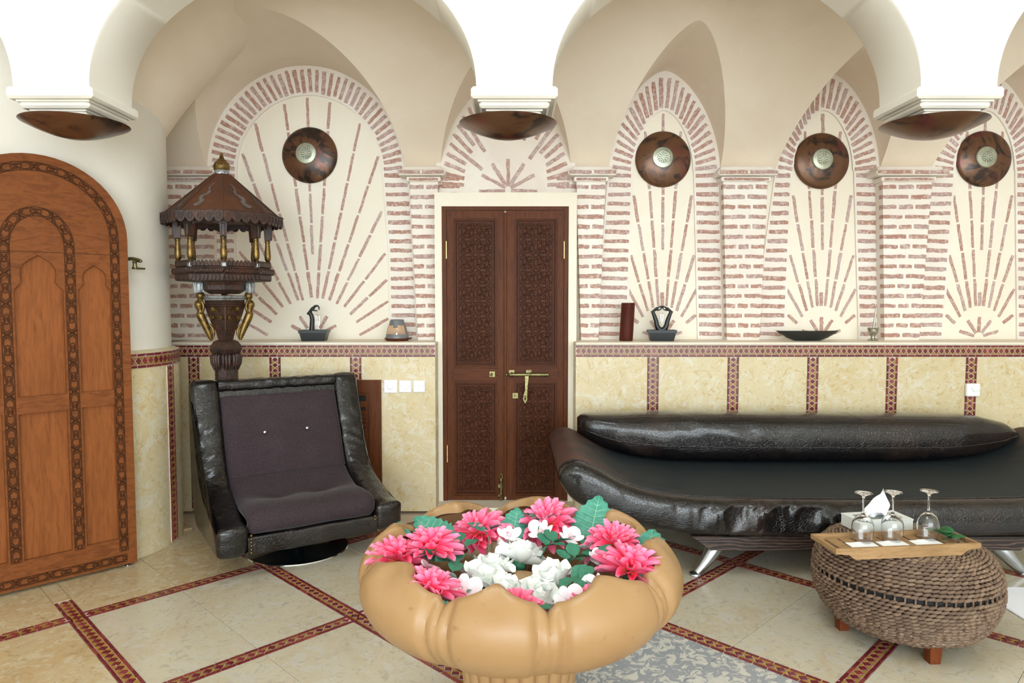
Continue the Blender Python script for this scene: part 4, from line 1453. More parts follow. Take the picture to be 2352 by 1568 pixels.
# ---- long chaise sofa
sofa = empty('sofa', (1.83, 4.1, 0))
tag(sofa, 'long black leather chaise sofa with raised ends along the dado', 'sofa')
SX = 1.83; SY0, SY1 = 3.55, 4.62
PAIR = [(.242, .53, .242, .52), (.247, .575, .262, .475), (.285, .618, .305, .41), (.35, .628, .375, .362), (.45, .588, .48, .318), (.58, .516, .62, .276), (.73, .470, .78, .238), (.98, .437, 1.0, .215), (1.4, .427, 1.4, .207), (1.83, .425, 1.83, .206)]
full = catmull(PAIR, 5)
full = full + [Vector((2 * SX - p[0], p[1], 2 * SX - p[2], p[3])) for p in full[-2::-1]]
def sofa_loop(t):
    """unit rounded-square section: (y 0..1 front to back, h 0..1 bottom to top)"""
    a = 2 * pi * t
    c, s = cos(a), sin(a)
    e = .32
    y = (abs(c) ** e) * (1 if c > 0 else -1); h = (abs(s) ** e) * (1 if s > 0 else -1)
    return .5 - .5 * y, .5 + .5 * h
NLP = 88
def sofa_pt(i, k):
    p = full[i]
    a = 2 * pi * k / NLP
    yy, hh = sofa_loop(k / NLP)
    f = min(i, len(full) - 1 - i) / 6
    pin = min(1, f) ** .5
    y = lerp(SY0, SY1, .5 + (yy - .5) * (.90 + .10 * pin))
    x, z = lerp(p[2], p[0], hh), lerp(p[3], p[1], hh)
    # puckers of the loose cover on the front face, a tuft in the seat
    if yy < .03 and .10 < hh < .98:
        g = math.exp(-((x - 1.45) / .62) ** 2)
        y += .022 * g * abs(nz(x * 13 + (1 - hh) * 3.5, 2.2, hh * 1.1)) * (1 - (hh - .6) ** 2) - .012 * g - .012 * sin(pi * hh)
    if hh > .97:
        r = hypot((x - .86) / .10, (y - 3.80) / .10)
        z -= .022 * math.exp(-r * r)
        z += .004 * nz(x * 4 + y * 7, y * 3, 1.0)
    return (x - SX, y - 4.1, z)
NS = len(full)
def sofa_part(k0, k1):
    vs = []; fs = []
    m = k1 - k0 + 1
    for i in range(NS):
        for k in range(k0, k1 + 1): vs.append(sofa_pt(i, k % NLP))
    for i in range(NS - 1):
        for k in range(m - 1):
            fs.append((i * m + k, i * m + k + 1, (i + 1) * m + k + 1, (i + 1) * m + k))
    return MB().add(vs, fs)
# param 0 = front middle, 22 = top, 44 = back, 66 = bottom; the seam lies on the top front edge
KS = 11
# refine the long straight run of stations so the puckers show
dense = []
for a, b in zip(full, full[1:]):
    n = max(1, int(abs(b[0] - a[0]) / .012))
    for q in range(n): dense.append(a.lerp(b, q / n))
dense.append(full[-1]); full = dense; NS = len(full)
_e = [0]
def pinch(i): return 1
def sofa_pt(i, k):
    p = full[i]
    yy, hh = sofa_loop(k / NLP)
    dx = min(p[0] - full[0][0], full[-1][0] - p[0])
    pin = min(1, max(dx, 0) / .10) ** .5
    y = lerp(SY0, SY1, .5 + (yy - .5) * (.93 + .07 * pin))
    x, z = lerp(p[2], p[0], hh), lerp(p[3], p[1], hh)
    if yy < .04 and .06 < hh < .985:
        g = math.exp(-((x - 1.40) / .62) ** 2)
        fold = nz(x * 19 - hh * 4.5, .5, hh * 1.3)
        y += .042 * g * fold * sin(pi * min(1, hh * 1.02)) + .012 * g * nz(x * 34 - hh * 7, 3.3, hh * 2) * sin(pi * hh) - .022 * sin(pi * hh) * (1 - .3 * g)
    if hh > .96:
        r = hypot((x - .88) / .09, (y - 3.80) / .09)
        z -= .024 * math.exp(-r * r)
        z += .006 * nz(x * 5 + y * 8, y * 2.5, 1.0) * math.exp(-((x - 1.1) / .6) ** 2)
    return (x - SX, y - 4.1, z)
sofa_part(KS, NLP - KS - 22).build('seat_cover', M_suede, sofa, T(0, 0, 0), smooth=60)
sofa_part(NLP - KS - 22, NLP + KS).build('leather_body', M_croc, sofa, smooth=60)
mb = MB(); mb.tube([sofa_pt(i, KS) for i in range(2, NS - 2, 3)], .0045, 5); mb.build('seam_piping', M_croc, sofa, smooth=60)
# materials of the suede use world x: keep that object's own axis at the world origin
sc = [o for o in sofa.children if o.name.startswith('seat_cover')][0]
sc.data.transform(T(SX, 4.1, 0)); sc.matrix_basis = T(-SX, -4.1, 0)
pl = MB().plate([(-.80, .150), (.80, .150), (.86, .195), (.90, .222), (-.90, .222), (-.86, .195)], [], -.52, .46)
pl.build('plinth', M_wenge, sofa)
for sx in (-1, 1):
    for yy in (-.44, .40):
        mb = MB()
        pth = catmull([(sx * .74, yy + .02, .155), (sx * .775, yy, .11), (sx * .815, yy - .015, .06), (sx * .86, yy - .03, .012)], 6)
        mb.tube(pth, [lerp(.050, .020, i / (len(pth) - 1)) for i in range(len(pth))], 14)
        mb.lathe([(.026, 0), (.032, .004), (.030, .012), (.016, .016)], 16, T(sx * .866, yy - .03, 0))
        mb.build('leg', M_steel, sofa, smooth=40)

# ---- bolster lying along the sofa
bo = empty('bolster', (1.82, 4.42, .44))
tag(bo, 'long black crocodile leather bolster cushion lying on the sofa', 'cushion')
def seat_top(x):
    xx = x if x < SX else 2 * SX - x
    for a, b in zip(PAIR, PAIR[1:]):
        if a[0] <= xx <= b[0]: return lerp(a[1], b[1], (xx - a[0]) / (b[0] - a[0]))
    return .425
vs = []; NB, NK = 120, 36
for i in range(NB + 1):
    t = i / NB
    x = lerp(.415, 3.215, t)
    zt = interp([(0, .700), (.012, .725), (.2, .735), (.8, .722), (.9, .712), (.96, .672), (1, .60)], t)
    zb = max(seat_top(x) + .001, interp([(0, .60), (.015, .575), (.08, .47), (.2, .431), (.85, .431), (.93, .47), (1, .57)], t))
    d = interp([(0, .03), (.006, .07), (.02, .11), (.08, .15), (.2, .165), (.85, .165), (.94, .12), (.98, .07), (1, .015)], t)
    for k in range(NK):
        a = 2 * pi * k / NK
        c, s_ = cos(a), sin(a)
        e = .72
        y = d * abs(c) ** e * (1 if c > 0 else -1); h = abs(s_) ** e * (1 if s_ > 0 else -1)
        w = .010 * nz(x * 9 + h * 2, h * 2, y * 9) * (math.exp(-((x - 1.1) / .6) ** 2) + .25)
        vs.append((x - 1.82, 4.45 + y * (1 + w * 4) - 4.42, (zt + zb) / 2 + (zt - zb) / 2 * h * (1 + w * 2) - .44))
fs = [(i * NK + k, i * NK + (k + 1) % NK, (i + 1) * NK + (k + 1) % NK, (i + 1) * NK + k) for i in range(NB) for k in range(NK)]
fs = [f[::-1] for f in fs]
fs += [tuple(range(NK)), tuple(NB * NK + k for k in range(NK))[::-1]]
MB().add(vs, fs).build('cover', M_croc, bo, smooth=60)
mb = MB(); mb.tube([(vs[i * NK + 19][0], vs[i * NK + 19][1] - .001, vs[i * NK + 19][2]) for i in range(1, NB)], .003, 5)
mb.build('seam', M_croc, bo, smooth=60)

# ---- woven ottoman
ot = empty('ottoman', (1.70, 3.0, 0))
tag(ot, 'round woven water hyacinth ottoman on short wooden legs', 'ottoman')
OP = [(.22, .056), (.275, .070), (.318, .11), (.346, .165), (.360, .22), (.361, .275), (.350, .325), (.325, .370), (.285, .398), (.22, .411), (.12, .416), (.0, .417)]
prof = [tuple(p) for p in catmull(OP, 6)]
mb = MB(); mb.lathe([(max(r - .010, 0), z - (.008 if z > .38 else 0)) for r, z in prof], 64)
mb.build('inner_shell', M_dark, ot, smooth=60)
acc = [0.0]
for a, b in zip(prof, prof[1:]): acc.append(acc[-1] + hypot(b[0] - a[0], b[1] - a[1]))
def at_s(s):
    i = 0
    while i < len(acc) - 2 and acc[i + 1] < s: i += 1
    t = (s - acc[i]) / (acc[i + 1] - acc[i])
    a, b = prof[i], prof[i + 1]
    d = Vector((b[0] - a[0], b[1] - a[1])).normalized()
    return lerp(a[0], b[0], t), lerp(a[1], b[1], t), d
def strand_mesh(k):
    r = random.Random(k)
    mb = MB()
    n, m = 6, 6
    vs = []
    for i in range(n + 1):
        t = i / n
        w = sin(pi * (t * .86 + .07)) ** .6
        for q in range(m):
            a = 2 * pi * q / m
            vs.append(((t - .5) * 1.28, cos(a) * .5 * w + .38 * (t - .5), sin(a) * .5 * w + .35 * (w - .6)))
    fs = [(i * m + q, (i + 1) * m + q, (i + 1) * m + (q + 1) % m, i * m + (q + 1) % m) for i in range(n) for q in range(m)]
    fs = [f[::-1] for f in fs]
    mb.add(vs, fs)
    return mb
SM = strand_mesh(1)
strand = SM.mesh('strand', M_weave, 60)
rest = MB(); cand = []
row = 0; s = .012; pitch = .0155
while s < acc[-1] - .012:
    r, z, d = at_s(s)
    gapz = .264 < z < .2795 and r > .3
    n = max(8, int(2 * pi * r / .0275))
    ln = 2 * pi * r / n
    ph = (row % 2) * .5
    if not gapz:
        for k in range(n):
            a = 2 * pi * (k + ph) / n + RND.uniform(-.006, .006)
            e_t = Vector((-sin(a), cos(a), 0)); e_u = Vector((cos(a) * d.x, sin(a) * d.x, d.y)); e_n = e_t.cross(e_u)
            pos = Vector((r * cos(a), r * sin(a), z)) + e_n * .001
            M = frame(pos, e_t, e_u, e_n) @ S(ln * RND.uniform(.92, 1.06), pitch * RND.uniform(.92, 1.1), .0155 * RND.uniform(.85, 1.2))
            cam_d = (Vector((-1.70, -3.0, 1.44)) - pos)
            score = cam_d.normalized().dot(e_n) / cam_d.length ** 2 * ln
            cand.append((score, M))
    else:
        for k in range(64):
            a = 2 * pi * k / 64
            M = T(r * cos(a), r * sin(a), z) @ RZ(a) @ S(.003, .003, .013)
            inst('stick', None, ot) if False else rest.add([(-1, -1, -1), (1, -1, -1), (1, 1, -1), (-1, 1, -1), (-1, -1, 1), (1, -1, 1), (1, 1, 1), (-1, 1, 1)], [(0, 1, 5, 4), (1, 2, 6, 5), (2, 3, 7, 6), (3, 0, 4, 7)], 0, M)
    s += pitch; row += 1
cand.sort(key=lambda c: -c[0])
for sc_, M in cand[:300]: inst('strand', strand, ot, M)
for sc_, M in cand[300:]: rest.add(SM.v, SM.f, 0, M)
tag(rest.build('weave', M_weave, ot, smooth=60), kind='stuff')
for a in (-95, -5, 85, 175):
    x, y = .25 * cos(radians(a)), .262 * sin(radians(a))
    mb = MB()
    q = [(-.026, -.026), (.026, -.026), (.026, .026), (-.026, .026)]
    mb.add([(p[0] * .8, p[1] * .8, 0) for p in q] + [(p[0], p[1], .085) for p in q], [(3, 2, 1, 0), (4, 5, 6, 7)] + [(i, (i + 1) % 4, 4 + (i + 1) % 4, 4 + i) for i in range(4)], 0, T(x, y, 0) @ RZ(radians(a + 8)))
    mb.build('leg', M_legw, ot)

# ---- carved pavilion stand
pv = empty('pavilion_stand', (-1.7475, 4.3, 0), radians(22.1))
tag(pv, 'carved octagonal pavilion lantern on a tall figured wooden stand', 'lantern stand')
def octp(r, k, off=-pi / 2): return (r * cos(off + k * pi / 4), r * sin(off + k * pi / 4))
# roof
RT, RB, ZE = .040, .330, 1.945
mb = MB()
vs = [octp(RT, k) + (2.2,) for k in range(8)] + [octp(RB, k) + (ZE,) for k in range(8)] + [octp(RB - .02, k) + (ZE - .03,) for k in range(8)]
mb.add(vs, [(8 + k, 8 + (k + 1) % 8, (k + 1) % 8, k) for k in range(8)] + [(16 + (k + 1) % 8, 8 + (k + 1) % 8, 8 + k, 16 + k)[::-1] for k in range(8)] + [tuple(16 + k for k in range(8))[::-1]])
roof = mb.build('roof', M_proof, pv)
mb = MB()
for k in range(8):
    a, b = octp(RT, k), octp(RB, k)
    mb.tube([a + (2.202,), b + (ZE + .002,)], .005, 6)
mb.build('ridge', M_proof, roof, smooth=60)
# painted grey sprigs on the roof faces
for k in range(8):
    a0, a1 = Vector(octp(RB, k) + (ZE,)), Vector(octp(RB, (k + 1) % 8) + (ZE,))
    t0 = (Vector(octp(RT, k) + (2.2,)) + Vector(octp(RT, (k + 1) % 8) + (2.2,))) / 2
    mid = (a0 + a1) / 2; ex = (a1 - a0).normalized(); ey = (t0 - mid).normalized(); en = ex.cross(ey)
    F = frame(mid + en * .0012, ex, ey, en)
    mb = MB(); r = random.Random(k)
    sg = 1 if k % 2 else -1
    stem = catmull([(-.05 * sg, .045), (-.02 * sg, .085), (-.035 * sg, .13), (.0, .17), (-.012 * sg, .22), (.004, .27)], 6)
    for q in range(len(stem) - 1):
        p0 = stem[q]; dd = (stem[q + 1] - p0)
        an = atan2(dd.y, dd.x)
        for s2 in (-1, 1, 0):
            ll = .022 * (1.15 - q / len(stem)) * r.uniform(.6, 1.3)
            a2 = an + s2 * r.uniform(.7, 1.2)
            tip = (p0.x + cos(a2) * ll, p0.y + sin(a2) * ll)
            nx_, ny_ = -sin(a2) * .0045, cos(a2) * .0045
            mx, my = p0.x + cos(a2) * ll * .45, p0.y + sin(a2) * ll * .45
            mb.add([(p0.x, p0.y, 0), (mx - nx_, my - ny_, .0015), tip + (0,), (mx + nx_, my + ny_, .0015)], [(0, 1, 2, 3)], 0, F)
    mb.build('painted_sprig', M_floral, roof)
# valance: a scalloped board on each side
for k in range(8):
    a0, a1 = Vector(octp(.347, k) + (0,)), Vector(octp(.347, (k + 1) % 8) + (0,))
    ex = (a1 - a0).normalized(); W = (a1 - a0).length
    en = Vector((ex.y, -ex.x, 0))
    if en.dot(a0 + a1) < 0: en = -en
    F = frame((a0 + a1) / 2, ex, -en, Vector((0, 0, 1)))
    mb = MB(); ns = 5
    out = [(-W / 2, ZE + .004), ]
    for q in range(ns):
        for m in range(9):
            t = m / 8
            out.append((-W / 2 + W * (q + t) / ns, ZE - .036 - .026 * sin(pi * t) ** .7))
    out += [(W / 2, ZE + .004)]
    mb.plate(out[::-1], [], 0, .010, 0, F)
    for q in range(ns):
        xc = -W / 2 + W * (q + .5) / ns
        ring = [(xc + .012 * cos(t), ZE - .026 + .020 * sin(t)) for t in [2 * pi * i / 12 for i in range(12)]]
        mb.plate(ring, [[(xc + .008 * cos(t), ZE - .026 + .015 * sin(t)) for t in [2 * pi * i / 12 for i in range(12)]]], -.003, .002, 0, F)
    for q in range(16): mb.sphere((-W / 2 + W * (q + .5) / 16, -.002, ZE + .004), .004, 6, 4, 0, F)
    mb.build('valance', M_carved, pv, smooth=30)
mb = MB(); mb.lathe([(.030, 2.19), (.046, 2.196), (.048, 2.206), (.040, 2.214), (.044, 2.22)], 20); mb.build('collar', M_silver, pv, smooth=40)
mb = MB(); mb.lathe([(.036, 2.214), (.045, 2.226), (.0475, 2.245), (.043, 2.262), (.030, 2.275), (.024, 2.279), (.026, 2.283), (.018, 2.287), (.013, 2.298), (.009, 2.312), (.008, 2.322), (0, 2.328)], 24)
for q in range(14): mb.sphere((.047 * cos(q * 2 * pi / 14), .047 * sin(q * 2 * pi / 14), 2.25), .0035, 6, 4)
mb.build('finial', M_gold, pv, smooth=40)
# columns with brackets
for k in range(8):
    x, y = octp(.252, k); a = -pi / 2 + k * pi / 4
    cl = empty('column', (x, y, 0), a + pi / 2, pv)
    front = k in (0, 1, 7)
    mb = MB()
    mb.lathe([(.013, 1.662), (.016, 1.672), (.012, 1.680), (.0175, 1.690), (.0195, 1.71), (.018, 1.74), (.0145, 1.775), (.013, 1.79), (.0165, 1.797), (.0165, 1.803), (.012, 1.808)], 14)
    mb.build('shaft', M_gold, cl, smooth=40)
    mb = MB()
    mb.add([(-.016, -.020, 1.808), (.016, -.020, 1.808), (.018, .016, 1.808), (-.018, .016, 1.808), (-.022, -.026, 1.905), (.022, -.026, 1.905), (.022, .022, 1.905), (-.022, .022, 1.905)],
           [(3, 2, 1, 0), (4, 5, 6, 7), (0, 1, 5, 4), (1, 2, 6, 5), (2, 3, 7, 6), (3, 0, 4, 7)])
    mb.box((0, -.024, 1.845), (.020, .008, .07), .003)
    mb.build('bracket', M_carved, cl, smooth=30)
    mb = MB(); mb.box((0, 0, 1.648), (.034, .034, .034), .008); mb.build('plinth_block', M_silver if k in (0, 1, 7) else M_carved, cl)
# arched lintels between the columns
for k in range(8):
    a0, a1 = Vector(octp(.252, k) + (0,)), Vector(octp(.252, (k + 1) % 8) + (0,))
    ex = (a1 - a0).normalized(); W = (a1 - a0).length
    F = frame((a0 + a1) / 2, ex, Vector((-ex.y, ex.x, 0)), Vector((0, 0, 1)))
    low = [(W * .5 * cos(t) * 1.0, 1.835 + .055 * sin(t) + .008 * abs(sin(3 * t))) for t in [pi * i / 18 for i in range(19)]]
    mb = MB(); mb.plate([(W / 2, 1.92)] + low + [(-W / 2, 1.92)], [], -.006, .006, 0, F)
    mb.build('lintel_arch', M_carved, pv)
# platform
def oct_stack(mb, rings):
    vs = []; n = len(rings)
    for r, z in rings: vs += [octp(r, k) + (z,) for k in range(8)]
    mb.add(vs, [(j * 8 + k, j * 8 + (k + 1) % 8, (j + 1) * 8 + (k + 1) % 8, (j + 1) * 8 + k) for j in range(n - 1) for k in range(8)] + [tuple(range(8))[::-1], tuple((n - 1) * 8 + k for k in range(8))])
mb = MB(); oct_stack(mb, [(.20, 1.552), (.262, 1.556), (.268, 1.590), (.268, 1.634), (.262, 1.640)])
plat = mb.build('platform', M_carved, pv)
mb = MB()
ropeN = 160
for k in range(8):
    a0, a1 = Vector(octp(.277, k) + (1.612,)), Vector(octp(.277, (k + 1) % 8) + (1.612,))
    for q in range(20):
        p = a0.lerp(a1, (q + .5) / 20); d = (a1 - a0).normalized()
        n_ = Vector((d.y, -d.x, 0))
        if n_.dot(p) < 0: n_ = -n_
        M = frame(p, d, n_, Vector((0, 0, 1))) @ RY(.45) @ S(.0068, .019, .021)
        mb.sphere((0, 0, 0), 1, 6, 5, 0, M)
mb.build('rope_moulding', M_carved, plat, smooth=60)
for (rr_, zc, up, nm) in ((.266, 1.640, 1, 'upper_fringe'), (.268, 1.592, -1, 'lower_fringe')):
    mb = MB()
    for k in range(8):
        a0, a1 = Vector(octp(rr_, k) + (zc,)), Vector(octp(rr_, (k + 1) % 8) + (zc,))
        ex = (a1 - a0).normalized(); W = (a1 - a0).length
        F = frame((a0 + a1) / 2, ex, Vector((-ex.y, ex.x, 0)), Vector((0, 0, 1)))
        for q in range(9):
            xc = -W / 2 + W * (q + .5) / 9; w = W / 9 * .44
            pl_ = [(xc - w, 0), (xc + w, 0), (xc + w, up * .018), (xc + w * .6, up * .028), (xc, up * .034), (xc - w * .6, up * .028), (xc - w, up * .018)]
            mb.plate(pl_, [], -.005, .005, 0, F)
    mb.build(nm, M_carved, plat)
# pedestal: square block set corner-on, tapering to a post
def sq(mb, rings, tw=0):
    vs = []; n = len(rings)
    for r, z in rings: vs += [(r * cos(-pi / 2 + k * pi / 2), r * sin(-pi / 2 + k * pi / 2), z) for k in range(4)]
    mb.add(vs, [(j * 4 + k, j * 4 + (k + 1) % 4, (j + 1) * 4 + (k + 1) % 4, (j + 1) * 4 + k) for j in range(n - 1) for k in range(4)] + [tuple(range(4))[::-1], tuple((n - 1) * 4 + k for k in range(4))])
mb = MB(); oct_stack(mb, [(.085, 1.480), (.125, 1.505), (.125, 1.532), (.14, 1.556)]); mb.build('corbel', M_carved, pv)
mb = MB()
sq(mb, [(.04, 1.19), (.055, 1.25), (.078, 1.30), (.10, 1.36), (.112, 1.40), (.112, 1.445), (.10, 1.447)])
mb.build('carved_block', M_carved, pv)
mb = MB()
for z, r, h in ((1.462, .122, .018), (1.447, .116, .012)): sq(mb, [(r - .006, z - h / 2), (r, z - h / 2 + .003), (r, z + h / 2 - .003), (r - .006, z + h / 2)])
mb.build('silver_band', M_silver, pv)
mb = MB()
for z in (1.432, 1.418, 1.404): sq(mb, [(.110, z - .004), (.1165, z), (.110, z + .004)])
for q in range(30):
    t = q / 29; z = lerp(1.40, 1.265, t); r = interp([(1.25, .057), (1.30, .080), (1.36, .102), (1.40, .114)], z)
    mb.sphere((0, -r, z), .0048, 6, 4)
mb.build('beading', M_carved, pv, smooth=40)
for k in range(4):          # rosettes and scrolls on the block faces
    an = -pi / 2 + pi / 4 + k * pi / 2
    F = frame((.074 * cos(an), .074 * sin(an), 1.365), (-sin(an), cos(an), 0), (cos(an) * .25, sin(an) * .25, .97), (cos(an) * .97, sin(an) * .97, -.25))
    mb = MB()
    for q in range(9):
        t = pi * q / 8
        mb.sphere((.024 * cos(t), .012 + .024 * sin(t), .006), .004, 6, 4, 0, F @ T(0, 0, 0), sc=(1, 1, .8))
        mb.tube([(.006 * cos(t), .012 + .006 * sin(t), .006), (.028 * cos(t), .012 + .028 * sin(t), .006)], [.002, .0055], 6, 0, F)
    for sg in (-1, 1):
        mb.tube([(sg * (.034 - .016 * (1 - q / 22) * cos(q * .55)), -.030 + .016 * (1 - q / 22) * sin(q * .55), .006) for q in range(20)], [.0055 - .00015 * q for q in range(20)], 6, 0, F)
    mb.build('rosette', M_gold, pv, smooth=60)
# gilded mermaid figures under the corners
for sd, an in ((-1, pi), (1, 0), (1, -pi / 2 + pi), ):
    fg = empty('mermaid_figure', (0, 0, 0), an, pv)
    mb = MB()
    # body: one tapering form from head to tail
    body = catmull([(.128, 1.470, .020), (.133, 1.452, .013), (.134, 1.436, .017), (.142, 1.418, .0235), (.139, 1.398, .020), (.134, 1.378, .0165), (.134, 1.358, .021), (.126, 1.332, .0225), (.112, 1.30, .021), (.098, 1.265, .018), (.086, 1.23, .014), (.078, 1.198, .007)], 4)
    mb.tube([(p.x + .004, 0, p.y) for p in body], [p.z * 1.08 for p in body], 12)
    mb.sphere((.136, 0, 1.470), .0245, 14, 10, sc=(1.0, .9, 1.1))
    mb.sphere((.155, 0, 1.467), .0042, 6, 5); mb.sphere((.150, 0, 1.455), .006, 6, 5)
    for yy in (-.009, .009):
        mb.sphere((.156, yy * 1.1, 1.418), .0115, 10, 8)
        mb.sphere((.151, yy * .9, 1.474), .0032, 6, 4)
    for yy in (-1, 1):
        mb.tube([(.128, yy * .020, 1.434), (.118, yy * .028, 1.405), (.124, yy * .026, 1.375), (.140, yy * .016, 1.360), (.160, yy * .006, 1.358)], [.008, .0075, .007, .0065, .0055], 8)
        mb.sphere((.118, yy * .018, 1.462), .006, 8, 6); mb.sphere((.117, yy * .018, 1.448), .005, 8, 6)
        mb.tube([(.066 + .020 * (1 - q / 20) * cos(q * .5), yy * .014, 1.325 + .020 * (1 - q / 20) * sin(q * .5)) for q in range(18)], .004, 6)
    for q in range(9):
        t = q / 8
        c = Vector((lerp(.150, .094, t), 0, lerp(1.338, 1.215, t)))
        w = lerp(.015, .007, t)
        mb.tube([(c.x - .004, -w, c.z + .004), (c.x + .004, -w * .5, c.z), (c.x + .006, 0, c.z - .002), (c.x + .004, w * .5, c.z), (c.x - .004, w, c.z + .004)], .0032, 5)
    mb.tube([(.092, 0, 1.30), (.072, 0, 1.27), (.066, 0, 1.24), (.072, 0, 1.205)], [.006, .009, .008, .003], 8)
    mb.build('body', M_gold, fg, smooth=60)
    mb = MB(); mb.lathe([(.020, 1.486), (.024, 1.50), (.030, 1.53), (.031, 1.548), (.026, 1.556)], 14, T(.143, 0, 0))
    for q in range(14): mb.tube([(.143 + .0245 * cos(q * 2 * pi / 14), .0245 * sin(q * 2 * pi / 14), 1.49), (.143 + .031 * cos(q * 2 * pi / 14), .031 * sin(q * 2 * pi / 14), 1.545)], .003, 5)
    mb.build('headdress', M_silver, fg, smooth=40)
# lower stem
mb = MB()
sq(mb, [(.05, 1.10), (.082, 1.12), (.092, 1.145), (.085, 1.17), (.07, 1.19), (.05, 1.20)])
mb.build('knop', M_carved, pv)
mb = MB()
for k in range(8):
    a = k * pi / 4
    for q in range(3):
        an = a + (q - 1) * .22
        r0 = .066
        mb.tube([(r0 * cos(an), r0 * sin(an), 1.015 + .008 * abs(q - 1)), ((r0 + .014) * cos(an), (r0 + .014) * sin(an), 1.06), ((r0 + .018) * cos(an), (r0 + .018) * sin(an), 1.10), ((r0 + .010) * cos(an), (r0 + .010) * sin(an), 1.118)], [.004, .010, .009, .004], 6)
mb.build('acanthus_collar', M_carved, pv, smooth=60)
mb = MB()
for sg in (-1, 1):
    for ang in (0, pi / 2):
        mb.tube([((.052 * sg + .013 * (1 - q / 20) * cos(q * .6)) * cos(ang) - .066 * sin(ang) * 0, -.055 if ang == 0 else (.052 * sg + .013 * (1 - q / 20) * cos(q * .6)), 1.133 + .013 * (1 - q / 20) * sin(q * .6)) for q in range(18)], .0045, 6)
mb.build('scroll', M_carved, pv, smooth=60)
mb = MB()
oct_stack(mb, [(.11, .0), (.15, .003), (.15, .03), (.11, .05), (.09, .08), (.07, .10)])
mb.build('foot', M_carved, pv)
mb = MB()
oct_stack(mb, [(.064, .09), (.064, 1.11)])
for k in range(8):
    x, y = octp(.0645, k)
    for q in range(60): mb.sphere((x, y, .30 + q * .012), .0042, 5, 4)
mb.build('post', M_carved, pv)
# ================================================================ LOTUS BOWL AND FLOWERS
BX, BY = .022, 2.12
bw = empty('lotus_bowl', (BX, BY, 0))
tag(bw, 'big ochre stone bowl carved as an open lotus on a pedestal', 'bowl')
RIBS = [-27, 9, 55, 106, 147, 192, 236, 283, 333]       # degrees from the front towards the right; the last closes the ring
def petal_at(deg):
    d = deg
    while d < RIBS[0]: d += 360
    while d >= RIBS[-1]: d -= 360
    for a, b in zip(RIBS, RIBS[1:]):
        if a <= d < b: return (d - a) / (b - a), (b - a)
    return 0.0, 45.0
OUT = [(.19, .442), (.26, .447), (.335, .466), (.405, .503), (.452, .548), (.474, .592), (.474, .628), (.462, .655), (.446, .674)]
outp = catmull([(r, z, 0) for r, z in OUT], 5)
NT = 360
def bowl_rim(t, deg):
    """height of the rim and inward curl along one petal (t 0..1)"""
    c = sin(pi * t)
    up = .054 * c ** .7 - .014
    curl = math.exp(-((t - .5) / .13) ** 2)
    return up, curl
vs = []; rows = []
inner = [(.418, .655), (.408, .62), (.395, .58), (.36, .545), (.30, .525), (.22, .515), (.12, .512), (.0, .512)]
innp = catmull([(r, z, 0) for r, z in inner], 3)
prof_n = len(outp) + 3 + len(innp)
for i in range(NT):
    deg = 360 * i / NT
    t, wd = petal_at(deg)
    up, curl = bowl_rim(t, deg)
    edge = min(t, 1 - t) * wd                  # degrees to the nearest rib
    groove = math.exp(-((edge - 4.2) / 1.5) ** 2)
    ribb = 1.0 if edge < 3.4 else max(0, 1 - (edge - 3.4) / 1.2)
    th = radians(deg)
    dx, dy = sin(th), -cos(th)
    for q, p in enumerate(outp):
        f = q / (len(outp) - 1)
        r = p.x; z = p.y
        k = max(0, (f - .45) / .55)
        r += .016 * sin(pi * t) ** .6 * sin(pi * f) ** .7 - .016 * groove * (.3 + .7 * f) - .006 * ribb * f
        z += up * k ** 1.5
        r -= curl * .030 * max(0, (f - .72) / .28) ** 2
        z += curl * .012 * max(0, (f - .72) / .28) ** 2
        vs.append((dx * r, dy * r, z))
    re, ze = r, z
    vs.append((dx * (re - .012), dy * (re - .012), ze + .007))
    vs.append((dx * (re - .026 - .012 * curl), dy * (re - .026 - .012 * curl), ze + .004 - .004 * curl))
    vs.append((dx * (re - .034 - .020 * curl), dy * (re - .034 - .020 * curl), ze - .014 - .010 * curl))
    for q, p in enumerate(innp):
        f = q / (len(innp) - 1)
        r = p.x + (.020 * sin(pi * t) - .012 * groove) * (1 - f) ** .7 * (1 if f < .75 else 0)
        z = p.y + up * .55 * max(0, 1 - f * 3)
        vs.append((dx * r, dy * r, z))
N = prof_n
fs = [(i * N + k, ((i + 1) % NT) * N + k, ((i + 1) % NT) * N + k + 1, i * N + k + 1) for i in range(NT) for k in range(N - 1)]
fs.append(tuple(i * N for i in range(NT))[::-1])
MB().add(vs, fs).build('basin', M_bowl, bw, smooth=50)
# fluted pedestal
vs = []; prof = [(.22, .0), (.22, .03), (.19, .05), (.16, .12), (.165, .24), (.18, .36), (.20, .452)]
pp = catmull([(r, z, 0) for r, z in prof], 4)
for p in pp:
    for i in range(192):
        a = 2 * pi * i / 192
        fl = abs(sin(a * 12)) ** .5 * .014 * min(1, max(0, (p.y - .04) / .05))
        vs.append((cos(a) * (p.x - .010 + fl), sin(a) * (p.x - .010 + fl), p.y))
fs = [(j * 192 + i, j * 192 + (i + 1) % 192, (j + 1) * 192 + (i + 1) % 192, (j + 1) * 192 + i) for j in range(len(pp) - 1) for i in range(192)]
fs.append(tuple(range(192))[::-1])
MB().add(vs, fs).build('pedestal', M_bowl, bw, smooth=50)
